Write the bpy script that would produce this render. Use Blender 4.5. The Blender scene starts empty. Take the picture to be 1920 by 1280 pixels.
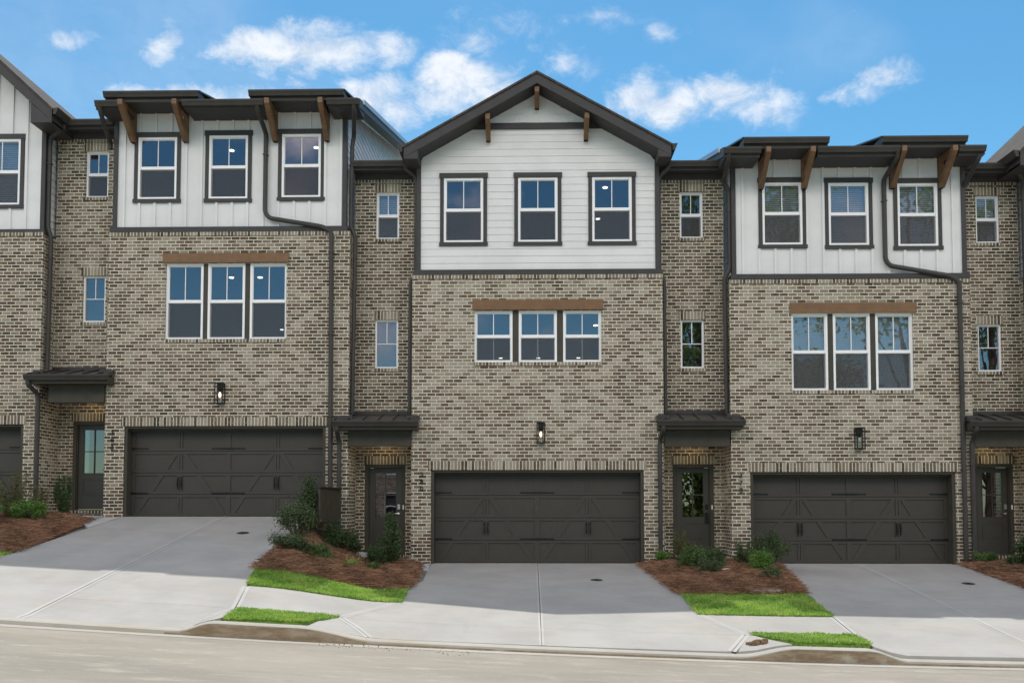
import bpy, math, random
from mathutils import Vector, Matrix
random.seed(11)
S = bpy.context.scene
rad = math.radians

# ------------------------------------------------------------------ camera
cam_d = bpy.data.cameras.new('camera')
cam = bpy.data.objects.new('camera', cam_d)
S.collection.objects.link(cam)
cam.location = (0, -21.0, 0)
cam.rotation_euler = (rad(90 + 2.8), 0, rad(1.2))
cam_d.sensor_width = 36
cam_d.lens = 1722 / 1920 * 36
cam_d.shift_y = 226 / 1920
cam_d.clip_end = 3000
S.camera = cam

# ------------------------------------------------------------------ light
SUN_EL, SUN_AZ = rad(65.5), rad(-3)          # behind the houses, azimuth from +Y
sd = bpy.data.lights.new('sun', 'SUN')
sd.energy = 2.9
sd.angle = rad(0.53)
sd.color = (1.0, 0.955, 0.88)
sun = bpy.data.objects.new('sun', sd)
S.collection.objects.link(sun)
to_sun = Vector((math.sin(SUN_AZ) * math.cos(SUN_EL), math.cos(SUN_AZ) * math.cos(SUN_EL), math.sin(SUN_EL)))
sun.rotation_euler = (-to_sun).to_track_quat('-Z', 'Y').to_euler()

W = bpy.data.worlds.new('World')
S.world = W
W.use_nodes = True
nt = W.node_tree
nt.nodes.clear()


def N(t, kind, **kw):
    n = t.nodes.new(kind)
    for k, v in kw.items():
        if k[0] == 'i' and k[1:].isdigit():
            n.inputs[int(k[1:])].default_value = v
        else:
            setattr(n, k, v)
    return n


def math_(t, op, a, b=None, c=None):
    n = t.nodes.new('ShaderNodeMath')
    n.operation = op
    for i, v in enumerate((a, b, c)):
        if v is None:
            continue
        if isinstance(v, (int, float)):
            n.inputs[i].default_value = v
        else:
            t.links.new(v, n.inputs[i])
    return n.outputs[0]


def mixc(t, fac, a, b):
    n = t.nodes.new('ShaderNodeMix')
    n.data_type = 'RGBA'
    for k, v in ((0, fac), (6, a), (7, b)):
        if hasattr(v, 'is_linked'):
            t.links.new(v, n.inputs[k])
        elif isinstance(v, (int, float)):
            n.inputs[k].default_value = v
        else:
            n.inputs[k].default_value = (*v, 1)
    return n.outputs[2]


def smooth(t, v, a, b):
    n = t.nodes.new('ShaderNodeMapRange')
    n.interpolation_type = 'SMOOTHSTEP'
    t.links.new(v, n.inputs[0])
    n.inputs[1].default_value = a
    n.inputs[2].default_value = b
    return n.outputs[0]


def build_world():
    t = nt
    out = N(t, 'ShaderNodeOutputWorld')
    bg = N(t, 'ShaderNodeBackground')
    bg.inputs[1].default_value = 0.14
    sky = N(t, 'ShaderNodeTexSky')
    sky.sky_type = 'NISHITA'
    sky.sun_disc = False
    sky.sun_elevation = SUN_EL
    sky.sun_rotation = SUN_AZ
    sky.air_density = 1.0
    sky.dust_density = 0.3
    sky.ozone_density = 2.0
    tc = N(t, 'ShaderNodeTexCoord')
    sep = N(t, 'ShaderNodeSeparateXYZ')
    t.links.new(tc.outputs['Generated'], sep.inputs[0])
    x, y, z = sep.outputs
    ay = math_(t, 'MAXIMUM', math_(t, 'ABSOLUTE', y), 0.05)
    a = math_(t, 'DIVIDE', x, ay)
    b = math_(t, 'DIVIDE', z, ay)
    # fine and coarse noise on the direction
    def noise(scale, det, rough, off=0, dist=0.0):
        m = N(t, 'ShaderNodeMapping')
        m.inputs[1].default_value = (off, off * 1.7, off * .3)
        m.inputs[3].default_value = (1, 1, 1.5)
        t.links.new(tc.outputs['Generated'], m.inputs[0])
        n = N(t, 'ShaderNodeTexNoise')
        n.inputs['Scale'].default_value = scale
        n.inputs['Detail'].default_value = det
        n.inputs['Roughness'].default_value = rough
        n.inputs['Distortion'].default_value = dist
        t.links.new(m.outputs[0], n.inputs['Vector'])
        return n.outputs[0]
    n1 = noise(9, 9, .62, 0, .3)
    n2 = noise(5, 3, .5, 7)
    n3 = noise(26, 8, .7, 3, .4)
    n4 = noise(11, 9, .62, 12, .3)
    # clouds: centre (x/y, z/y), radii, weight
    F = 1722.0
    front = smooth(t, y, 0.0, .15)
    clouds = CLOUDS
    tot = None
    aw = math_(t, 'ADD', a, math_(t, 'MULTIPLY', math_(t, 'SUBTRACT', n1, .5), .13))
    bw = math_(t, 'ADD', b, math_(t, 'MULTIPLY', math_(t, 'SUBTRACT', n4, .5), .09))
    for (cu, cv, ru, rv, wt) in clouds:
        ca, cb, ra, rb = (cu - 996) / F, (950 - cv) / F, ru / F, rv / F
        dx = math_(t, 'DIVIDE', math_(t, 'SUBTRACT', aw, ca), ra)
        dz = math_(t, 'DIVIDE', math_(t, 'SUBTRACT', bw, cb), rb)
        d = math_(t, 'SQRT', math_(t, 'ADD', math_(t, 'MULTIPLY', dx, dx), math_(t, 'MULTIPLY', dz, dz)))
        n = t.nodes.new('ShaderNodeMapRange')
        n.interpolation_type = 'SMOOTHSTEP'
        t.links.new(d, n.inputs[0])
        n.inputs[1].default_value = 0
        n.inputs[2].default_value = 2.1
        n.inputs[3].default_value = wt
        n.inputs[4].default_value = 0
        tot = n.outputs[0] if tot is None else math_(t, 'MAXIMUM', tot, n.outputs[0])
    tot = math_(t, 'MULTIPLY', tot, front)
    det = math_(t, 'ADD', math_(t, 'MULTIPLY', math_(t, 'SUBTRACT', n1, .5), 1.5), math_(t, 'MULTIPLY', math_(t, 'SUBTRACT', n3, .5), 1.1))
    dens = smooth(t, math_(t, 'ADD', tot, math_(t, 'MULTIPLY', det, .80)), .20, 1.02)
    dens = math_(t, 'MULTIPLY', dens, smooth(t, tot, .0, .25))
    inv = math_(t, 'SUBTRACT', 1, front)
    back = math_(t, 'MULTIPLY', smooth(t, math_(t, 'ADD', math_(t, 'MULTIPLY', n1, .5), math_(t, 'MULTIPLY', n2, .5)), .50, .64), inv)
    back = math_(t, 'MULTIPLY', back, math_(t, 'MULTIPLY', smooth(t, z, 0.02, .2), .5))
    # unseen bright cloud band, added behind the camera as fill light for the facades
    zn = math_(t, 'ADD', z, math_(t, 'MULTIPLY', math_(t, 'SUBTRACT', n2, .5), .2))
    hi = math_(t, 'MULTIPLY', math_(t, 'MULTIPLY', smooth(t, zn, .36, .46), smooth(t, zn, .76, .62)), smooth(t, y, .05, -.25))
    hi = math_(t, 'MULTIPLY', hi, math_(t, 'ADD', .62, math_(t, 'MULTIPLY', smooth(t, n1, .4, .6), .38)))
    dens = math_(t, 'MAXIMUM', math_(t, 'MULTIPLY', dens, .88), back)
    veil = math_(t, 'MULTIPLY', smooth(t, math_(t, 'ADD', n2, math_(t, 'MULTIPLY', math_(t, 'MULTIPLY', a, -1), .12)), .45, .75), math_(t, 'MULTIPLY', front, .13))
    dens = math_(t, 'MAXIMUM', dens, veil)
    hsv = N(t, 'ShaderNodeHueSaturation')
    hsv.inputs['Saturation'].default_value = 1.22
    hsv.inputs['Value'].default_value = 1.0
    t.links.new(sky.outputs[0], hsv.inputs['Color'])
    shade = mixc(t, smooth(t, math_(t, 'ADD', n3, math_(t, 'MULTIPLY', b, .0)), .3, .65), (4.0, 4.5, 5.25), (5.9, 6.0, 6.15))
    tn = t.nodes.new('ShaderNodeMix')
    tn.data_type = 'RGBA'
    tn.blend_type = 'MULTIPLY'
    tn.inputs[0].default_value = 1
    tn.inputs[7].default_value = (.65, .91, .83, 1)
    t.links.new(hsv.outputs[0], tn.inputs[6])
    col = mixc(t, dens, tn.outputs[2], shade)
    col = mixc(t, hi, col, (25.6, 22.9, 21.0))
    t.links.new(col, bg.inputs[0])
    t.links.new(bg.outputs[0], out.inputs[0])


# centres and radii of the clouds on the sky, as directions (see build_world)
CLOUDS = [(470, 60, 110, 45, .95), (590, 75, 120, 48, 1.0), (690, 80, 75, 42, .9), (560, 25, 110, 32, .7), (120, 60, 70, 22, .5), (60, 190, 60, 18, .45),
          (880, 125, 75, 42, .95), (915, 160, 75, 40, .85), (840, 180, 70, 40, .7), (690, 165, 70, 38, .9), (745, 200, 60, 40, .7),
          (290, 45, 40, 40, .72), (210, 165, 90, 26, .6), (380, 165, 130, 30, .62), (470, 180, 120, 30, .6),
          (1205, 168, 65, 48, .92), (1270, 190, 75, 34, .85), (1360, 165, 75, 42, .9), (1440, 190, 70, 34, .75), (1430, 125, 40, 30, .6),
          (1655, 118, 60, 36, .8), (1630, 150, 70, 30, .6), (1075, 108, 60, 30, .5), (900, 40, 130, 40, .5), (1150, 10, 90, 26, .45),
          (1265, 28, 40, 22, .45), (1600, 5, 60, 16, .4)]
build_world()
S.render.engine = 'CYCLES'
S.view_settings.view_transform = 'Standard'
S.view_settings.look = 'None'
S.view_settings.gamma = 1
S.view_settings.exposure = 0.3

# ------------------------------------------------------------------ materials
MATS = {}


def newmat(name):
    m = bpy.data.materials.new(name)
    m.use_nodes = True
    t = m.node_tree
    b = t.nodes['Principled BSDF']
    MATS[name] = m
    return m, t, b


def objco(t):
    tc = N(t, 'ShaderNodeTexCoord')
    return tc.outputs['Object']


def noise_(t, vec, scale, detail=4, rough=.6, sc=(1, 1, 1)):
    m = N(t, 'ShaderNodeMapping')
    m.inputs[3].default_value = sc
    t.links.new(vec, m.inputs[0])
    n = N(t, 'ShaderNodeTexNoise')
    n.inputs['Scale'].default_value = scale
    n.inputs['Detail'].default_value = detail
    n.inputs['Roughness'].default_value = rough
    t.links.new(m.outputs[0], n.inputs['Vector'])
    return n.outputs[0]


def bump(t, b, h, strength, dist):
    n = N(t, 'ShaderNodeBump')
    n.inputs['Strength'].default_value = strength
    n.inputs['Distance'].default_value = dist
    t.links.new(h, n.inputs['Height'])
    t.links.new(n.outputs[0], b.inputs['Normal'])


def plain(name, col, rough=.6, var=.12, scale=3, metallic=0, grain=None, spec=.5, bmp=0.0):
    m, t, b = newmat(name)
    v = objco(t)
    n = noise_(t, v, scale, 5, .65)
    f = smooth(t, n, .3, .7)
    c = mixc(t, f, tuple(x * (1 - var) for x in col), tuple(min(1, x * (1 + var)) for x in col))
    if grain:
        g = noise_(t, v, grain[0], 3, .6, grain[1])
        c = mixc(t, math_(t, 'MULTIPLY', smooth(t, g, .4, .7), grain[2]), c, tuple(x * .55 for x in col))
        if bmp:
            bump(t, b, g, bmp, .004)
    elif bmp:
        bump(t, b, noise_(t, v, scale * 12, 3), bmp, .004)
    t.links.new(c, b.inputs['Base Color'])
    b.inputs['Roughness'].default_value = rough
    b.inputs['Metallic'].default_value = metallic
    b.inputs['Specular IOR Level'].default_value = spec
    return m


def brickmat(name, light, brown, soldier=False, bw=.2032, bh=.0787):
    """light: share of pale washed bricks, brown: share of red-brown ones"""
    m, t, b = newmat(name)
    v = objco(t)
    sep = N(t, 'ShaderNodeSeparateXYZ')
    t.links.new(v, sep.inputs[0])
    x, y, z = sep.outputs
    u = math_(t, 'ADD', x, y)
    u = math_(t, 'ADD', u, 40.0)
    w = math_(t, 'ADD', z, 40.0)
    wob = math_(t, 'MULTIPLY', math_(t, 'SUBTRACT', noise_(t, v, 7, 2), .5), .012)
    if soldier:
        u, w, = u, math_(t, 'MULTIPLY', w, 0.0)
        cw, ch = .0787, 9.0
        fu = math_(t, 'DIVIDE', u, cw)
        col = math_(t, 'FLOOR', fu)
        row = math_(t, 'ADD', w, 3.0)
        pu = math_(t, 'MULTIPLY', math_(t, 'FRACT', fu), cw)
        e = math_(t, 'MINIMUM', pu, math_(t, 'SUBTRACT', cw, pu))
    else:
        w = math_(t, 'ADD', w, math_(t, 'MULTIPLY', wob, .4))
        fw = math_(t, 'DIVIDE', w, bh)
        row = math_(t, 'FLOOR', fw)
        offs = math_(t, 'MULTIPLY', math_(t, 'MODULO', row, 2.0), .5)
        jit = N(t, 'ShaderNodeTexWhiteNoise', noise_dimensions='1D')
        t.links.new(row, jit.inputs['W'])
        offs = math_(t, 'ADD', offs, math_(t, 'MULTIPLY', jit.outputs[0], .12))
        fu = math_(t, 'ADD', math_(t, 'DIVIDE', u, bw), offs)
        col = math_(t, 'FLOOR', fu)
        pu = math_(t, 'MULTIPLY', math_(t, 'FRACT', fu), bw)
        pw = math_(t, 'MULTIPLY', math_(t, 'FRACT', fw), bh)
        eu = math_(t, 'MINIMUM', pu, math_(t, 'SUBTRACT', bw, pu))
        ew = math_(t, 'MINIMUM', pw, math_(t, 'SUBTRACT', bh, pw))
        e = math_(t, 'MINIMUM', eu, ew)
    e = math_(t, 'ADD', e, math_(t, 'MULTIPLY', math_(t, 'SUBTRACT', noise_(t, v, 45, 2), .5), .008))
    mask = smooth(t, e, .006, .0115)           # 1 on the brick
    cmb = N(t, 'ShaderNodeCombineXYZ')
    t.links.new(col, cmb.inputs[0])
    t.links.new(row, cmb.inputs[1])
    wn = N(t, 'ShaderNodeTexWhiteNoise', noise_dimensions='3D')
    t.links.new(cmb.outputs[0], wn.inputs['Vector'])
    rnd = wn.outputs[0]
    sepc = N(t, 'ShaderNodeSeparateColor')
    t.links.new(wn.outputs[1], sepc.inputs[0])
    big = noise_(t, v, .8, 5, .65)
    q = math_(t, 'ADD', rnd, math_(t, 'MULTIPLY', math_(t, 'SUBTRACT', big, .5), 1.25))
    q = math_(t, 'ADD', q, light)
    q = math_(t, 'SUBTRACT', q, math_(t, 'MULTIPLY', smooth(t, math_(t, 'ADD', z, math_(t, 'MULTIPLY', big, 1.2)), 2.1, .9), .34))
    r = N(t, 'ShaderNodeValToRGB')
    r.color_ramp.interpolation = 'LINEAR'
    stops = [(.0, (.060, .048, .036)), (.13, (.082, .058, .041)), (.2, (.115, .088, .064)), (.38, (.160, .128, .090)),
             (.58, (.238, .200, .148)), (.8, (.300, .262, .205)), (1, (.355, .318, .258))]
    el = r.color_ramp.elements
    el[0].position, el[0].color = stops[0][0], (*stops[0][1], 1)
    el[1].position, el[1].color = stops[-1][0], (*stops[-1][1], 1)
    for p, c in stops[1:-1]:
        k = el.new(p)
        k.color = (*c, 1)
    t.links.new(q, r.inputs[0])
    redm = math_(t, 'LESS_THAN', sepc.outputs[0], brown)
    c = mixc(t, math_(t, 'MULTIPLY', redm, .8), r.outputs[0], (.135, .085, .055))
    # whitewash and dark flashing inside each brick
    bl = noise_(t, v, 22, 4, .75, (1.3, 1.3, 1.0))
    c = mixc(t, math_(t, 'MULTIPLY', smooth(t, bl, .53, .70), .6), c, (.42, .39, .33))
    c = mixc(t, math_(t, 'MULTIPLY', smooth(t, bl, .42, .28), .55), c, (.07, .058, .045))
    mort = mixc(t, smooth(t, noise_(t, v, 2.5, 4), .35, .65), (.60, .55, .44), (.72, .665, .545))
    c = mixc(t, mask, mort, c)
    t.links.new(c, b.inputs['Base Color'])
    b.inputs['Roughness'].default_value = .9
    b.inputs['Specular IOR Level'].default_value = .25
    h = math_(t, 'ADD', mask, math_(t, 'MULTIPLY', bl, .35))
    bump(t, b, h, .7, .008)
    return m


def concrete(name, col, stain=.0):
    m, t, b = newmat(name)
    v = objco(t)
    n1 = noise_(t, v, .9, 6, .65)
    n2 = noise_(t, v, 5, 5, .7, (.35, 1.6, 1))
    n3 = noise_(t, v, 60, 3, .6)
    c = mixc(t, smooth(t, n1, .3, .72), tuple(x * .88 for x in col), tuple(x * 1.07 for x in col))
    c = mixc(t, math_(t, 'MULTIPLY', smooth(t, n2, .5, .75), .35), c, tuple(x * .82 for x in col))
    c = mixc(t, math_(t, 'MULTIPLY', smooth(t, n3, .6, .75), .25), c, tuple(x * .65 for x in col))
    n5 = noise_(t, v, 1.4, 6, .7, (1.6, .22, 1))
    c = mixc(t, math_(t, 'MULTIPLY', smooth(t, n5, .55, .72), .22), c, tuple(x * .70 for x in col))
    n6 = noise_(t, v, 3.3, 8, .8)
    c = mixc(t, math_(t, 'MULTIPLY', smooth(t, n6, .62, .70), .22), c, tuple(x * .6 for x in col))
    if stain:
        s = noise_(t, v, 1.3, 5, .7, (.5, 1.4, 1))
        c = mixc(t, math_(t, 'MULTIPLY', smooth(t, s, .52, .72), stain), c, (.42, .33, .19))
    t.links.new(c, b.inputs['Base Color'])
    b.inputs['Roughness'].default_value = .88
    bump(t, b, noise_(t, v, 90, 3, .6, (.2, 1.4, 1)), .25, .004)
    return m


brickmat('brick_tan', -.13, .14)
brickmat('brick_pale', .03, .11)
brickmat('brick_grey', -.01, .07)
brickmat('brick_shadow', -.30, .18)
brickmat('soldier_tan', -.08, .04, True)
brickmat('soldier_pale', .0, .03, True)
concrete('concrete', (.385, .372, .348), .22)
concrete('concrete_smooth', (.46, .45, .425))
concrete('kerb_concrete', (.41, .385, .335), .35)
concrete('stoop_concrete', (.46, .46, .45))


def asphalt():
    m, t, b = newmat('asphalt')
    v = objco(t)
    n1 = noise_(t, v, .5, 6, .7, (.5, 1.3, 1))
    n2 = noise_(t, v, 160, 2, .6)
    n3 = noise_(t, v, 3, 6, .75, (.4, 1.5, 1))
    c = mixc(t, smooth(t, n1, .3, .7), (.275, .248, .203), (.37, .335, .275))
    c = mixc(t, math_(t, 'MULTIPLY', smooth(t, n2, .45, .75), .55), c, (.10, .095, .085))
    c = mixc(t, math_(t, 'MULTIPLY', smooth(t, n3, .50, .72), .7), c, (.46, .42, .34))
    n7 = noise_(t, v, 1.7, 8, .8, (.25, 2.2, 1))
    c = mixc(t, math_(t, 'MULTIPLY', smooth(t, n7, .54, .70), .5), c, (.17, .155, .13))
    n4 = noise_(t, v, 11, 3, .6)
    c = mixc(t, math_(t, 'MULTIPLY', smooth(t, n4, .70, .74), .8), c, (.5, .48, .43))
    t.links.new(c, b.inputs['Base Color'])
    b.inputs['Roughness'].default_value = .9
    bump(t, b, n2, .5, .006)


asphalt()


def kerbface():
    m, t, b = newmat('kerb_dirty')
    v = objco(t)
    n1 = noise_(t, v, 5, 6, .7, (.6, 1, 2.5))
    c = mixc(t, smooth(t, n1, .35, .68), (.20, .145, .085), (.33, .27, .19))
    c = mixc(t, math_(t, 'MULTIPLY', smooth(t, noise_(t, v, 2.1, 4), .58, .7), .7), c, (.42, .38, .30))
    t.links.new(c, b.inputs['Base Color'])
    b.inputs['Roughness'].default_value = .95


kerbface()
plain('siding_white', (.705, .70, .695), .55, .05, 1.2, bmp=.05)
plain('window_white', (.86, .86, .86), .4, .02)
plain('trim_charcoal', (.050, .048, .048), .55, .1, 4, spec=.3)
plain('trim_bronze', (.060, .0535, .041), .55, .1, 4, spec=.25)
plain('metal_charcoal', (.050, .046, .042), .5, .12, 3, metallic=.0, spec=.3)
plain('metal_roof', (.062, .055, .048), .42, .12, 3, metallic=.1)
plain('door_bronze', (.044, .038, .0305), .55, .07, 2, grain=(9, (6, 6, .6), .22), bmp=.25)
plain('front_door_paint', (.050, .045, .037), .42, .06, 2)
plain('wood_stain', (.175, .095, .045), .55, .22, 5, grain=(14, (.8, .8, 5), .5), bmp=.3)
plain('wood_header', (.185, .098, .042), .6, .14, 5, grain=(12, (.25, 4, 4), .3), bmp=.3)
plain('black_iron', (.012, .012, .012), .4, .1, 4, metallic=.4)
plain('slat_wood', (.050, .042, .024), .7, .3, 5, grain=(14, (5, 5, .5), .5), bmp=.3)
plain('slat_dark', (.022, .019, .013), .7, .3, 5)
plain('interior', (.13, .125, .12), .9, .05)
plain('interior_dark', (.05, .05, .055), .9, .05)
plain('blind_white', (.78, .79, .77), .6, .03)
plain('chrome', (.7, .7, .68), .2, .05, 4, metallic=.9)
plain('soil', (.09, .06, .04), .95, .3, 6)
plain('ground_base', (.30, .28, .23), .95, .3, 2)
plain('drain_iron', (.045, .042, .036), .7, .3, 30, metallic=.3)
plain('joint', (.10, .095, .085), .95, .2, 5)
plain('bark', (.11, .08, .055), .9, .3, 12)
plain('stem', (.09, .065, .04), .9, .2, 12)
plain('flap_grey', (.27, .25, .22), .8, .15, 12)
plain('white_paper', (.8, .8, .8), .7, .05)
plain('debris_brown', (.19, .12, .07), .9, .4, 20)
plain('flashing', (.35, .37, .40), .35, .05, 3, metallic=.5)
plain('crumb', (.06, .052, .045), .9, .3, 30)
plain('hill_green', (.05, .08, .025), .95, .4, .1)


def shingle():
    m, t, b = newmat('shingle')
    v = objco(t)
    br = N(t, 'ShaderNodeTexBrick')
    mp = N(t, 'ShaderNodeMapping')
    mp.inputs[2].default_value = (0, 0, rad(90))
    t.links.new(v, mp.inputs[0])
    t.links.new(mp.outputs[0], br.inputs['Vector'])
    br.inputs['Scale'].default_value = 1
    br.inputs['Brick Width'].default_value = .3
    br.inputs['Row Height'].default_value = .14
    br.inputs['Mortar Size'].default_value = .008
    br.inputs['Color1'].default_value = (.085, .064, .050, 1)
    br.inputs['Color2'].default_value = (.042, .032, .026, 1)
    br.inputs['Mortar'].default_value = (.02, .017, .015, 1)
    c = mixc(t, math_(t, 'MULTIPLY', noise_(t, v, 40, 3), .3), br.outputs[0], (.10, .082, .068))
    t.links.new(c, b.inputs['Base Color'])
    b.inputs['Roughness'].default_value = .9
    bump(t, b, br.outputs['Fac'], .4, .01)


shingle()


def leafmat(name, c1, c2, rough=.5, trans=.25):
    m, t, b = newmat(name)
    at = N(t, 'ShaderNodeAttribute')
    at.attribute_name = 'tint'
    c = mixc(t, at.outputs['Fac'], c1, c2)
    t.links.new(c, b.inputs['Base Color'])
    b.inputs['Roughness'].default_value = rough
    b.inputs['Specular IOR Level'].default_value = .35
    if trans:
        out = t.nodes['Material Output']
        tr = N(t, 'ShaderNodeBsdfTranslucent')
        t.links.new(c, tr.inputs[0])
        mx = N(t, 'ShaderNodeMixShader')
        mx.inputs[0].default_value = trans
        t.links.new(b.outputs[0], mx.inputs[1])
        t.links.new(tr.outputs[0], mx.inputs[2])
        t.links.new(mx.outputs[0], out.inputs[0])
    return m


leafmat('leaf_dark', (.032, .058, .020), (.10, .15, .055))
leafmat('leaf_mid', (.045, .09, .022), (.13, .21, .06))
leafmat('leaf_bright', (.065, .15, .022), (.19, .34, .07))
leafmat('leaf_blue', (.045, .072, .028), (.14, .18, .08))
leafmat('leaf_yellow', (.15, .21, .04), (.36, .42, .12))
leafmat('leaf_rust', (.10, .07, .03), (.12, .15, .05))
leafmat('leaf_tree', (.08, .15, .03), (.24, .34, .08), trans=.5)
leafmat('grass_blade', (.10, .29, .03), (.55, .68, .17), .5, .42)
leafmat('straw', (.12, .060, .034), (.46, .26, .155), .75, .1)


def grassbase():
    m, t, b = newmat('turf')
    v = objco(t)
    c = mixc(t, smooth(t, noise_(t, v, 22, 4), .35, .65), (.11, .23, .03), (.27, .40, .08))
    t.links.new(c, b.inputs['Base Color'])
    b.inputs['Roughness'].default_value = .9
    m, t, b = newmat('straw_base')
    v = objco(t)
    c = mixc(t, smooth(t, noise_(t, v, 35, 5, .7), .35, .65), (.07, .034, .019), (.20, .108, .062))
    t.links.new(c, b.inputs['Base Color'])
    b.inputs['Roughness'].default_value = .95
    bump(t, b, noise_(t, v, 50, 4, .7), 1, .03)


grassbase()


def glassmat(name, refl, tint, wav=.0):
    m, t, b = newmat(name)
    t.nodes.remove(b)
    out = t.nodes['Material Output']
    gl = N(t, 'ShaderNodeBsdfGlossy')
    gl.inputs['Roughness'].default_value = .0
    gl.inputs['Color'].default_value = (1, .86, .90, 1)
    tr = N(t, 'ShaderNodeBsdfTransparent')
    tr.inputs['Color'].default_value = (*tint, 1)
    lw = N(t, 'ShaderNodeFresnel')
    lw.inputs['IOR'].default_value = 1.5
    f = math_(t, 'ADD', lw.outputs[0], refl)
    mx = N(t, 'ShaderNodeMixShader')
    t.links.new(f, mx.inputs[0])
    t.links.new(tr.outputs[0], mx.inputs[1])
    t.links.new(gl.outputs[0], mx.inputs[2])
    t.links.new(mx.outputs[0], out.inputs[0])
    v = objco(t)
    bn = N(t, 'ShaderNodeBump')
    bn.inputs['Strength'].default_value = wav
    bn.inputs['Distance'].default_value = .01
    t.links.new(noise_(t, v, 1.6, 2), bn.inputs['Height'])
    t.links.new(bn.outputs[0], gl.inputs['Normal'])
    return m


glassmat('glass', .14, (.84, .87, .88), .08)
glassmat('door_glass', .16, (.25, .27, .28), .03)
glassmat('lamp_glass', .03, (.92, .92, .9))


def screenmat():
    m, t, b = newmat('insect_mesh')
    out = t.nodes['Material Output']
    b.inputs['Base Color'].default_value = (.085, .083, .082, 1)
    b.inputs['Roughness'].default_value = .7
    b.inputs['Specular IOR Level'].default_value = .2
    tr = N(t, 'ShaderNodeBsdfTransparent')
    mx = N(t, 'ShaderNodeMixShader')
    mx.inputs[0].default_value = .55
    t.links.new(tr.outputs[0], mx.inputs[1])
    t.links.new(b.outputs[0], mx.inputs[2])
    t.links.new(mx.outputs[0], out.inputs[0])


screenmat()


def emit(name, col, s):
    m, t, b = newmat(name)
    b.inputs['Emission Color'].default_value = (*col, 1)
    b.inputs['Emission Strength'].default_value = s
    b.inputs['Base Color'].default_value = (*col, 1)


emit('bulb_lit', (1, .84, .62), 3)
emit('downlight_lit', (1, .93, .82), 5)
emit('porch_lit', (1, .74, .42), 20)
plain('bulb_off', (.6, .6, .58), .3, .02)


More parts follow.
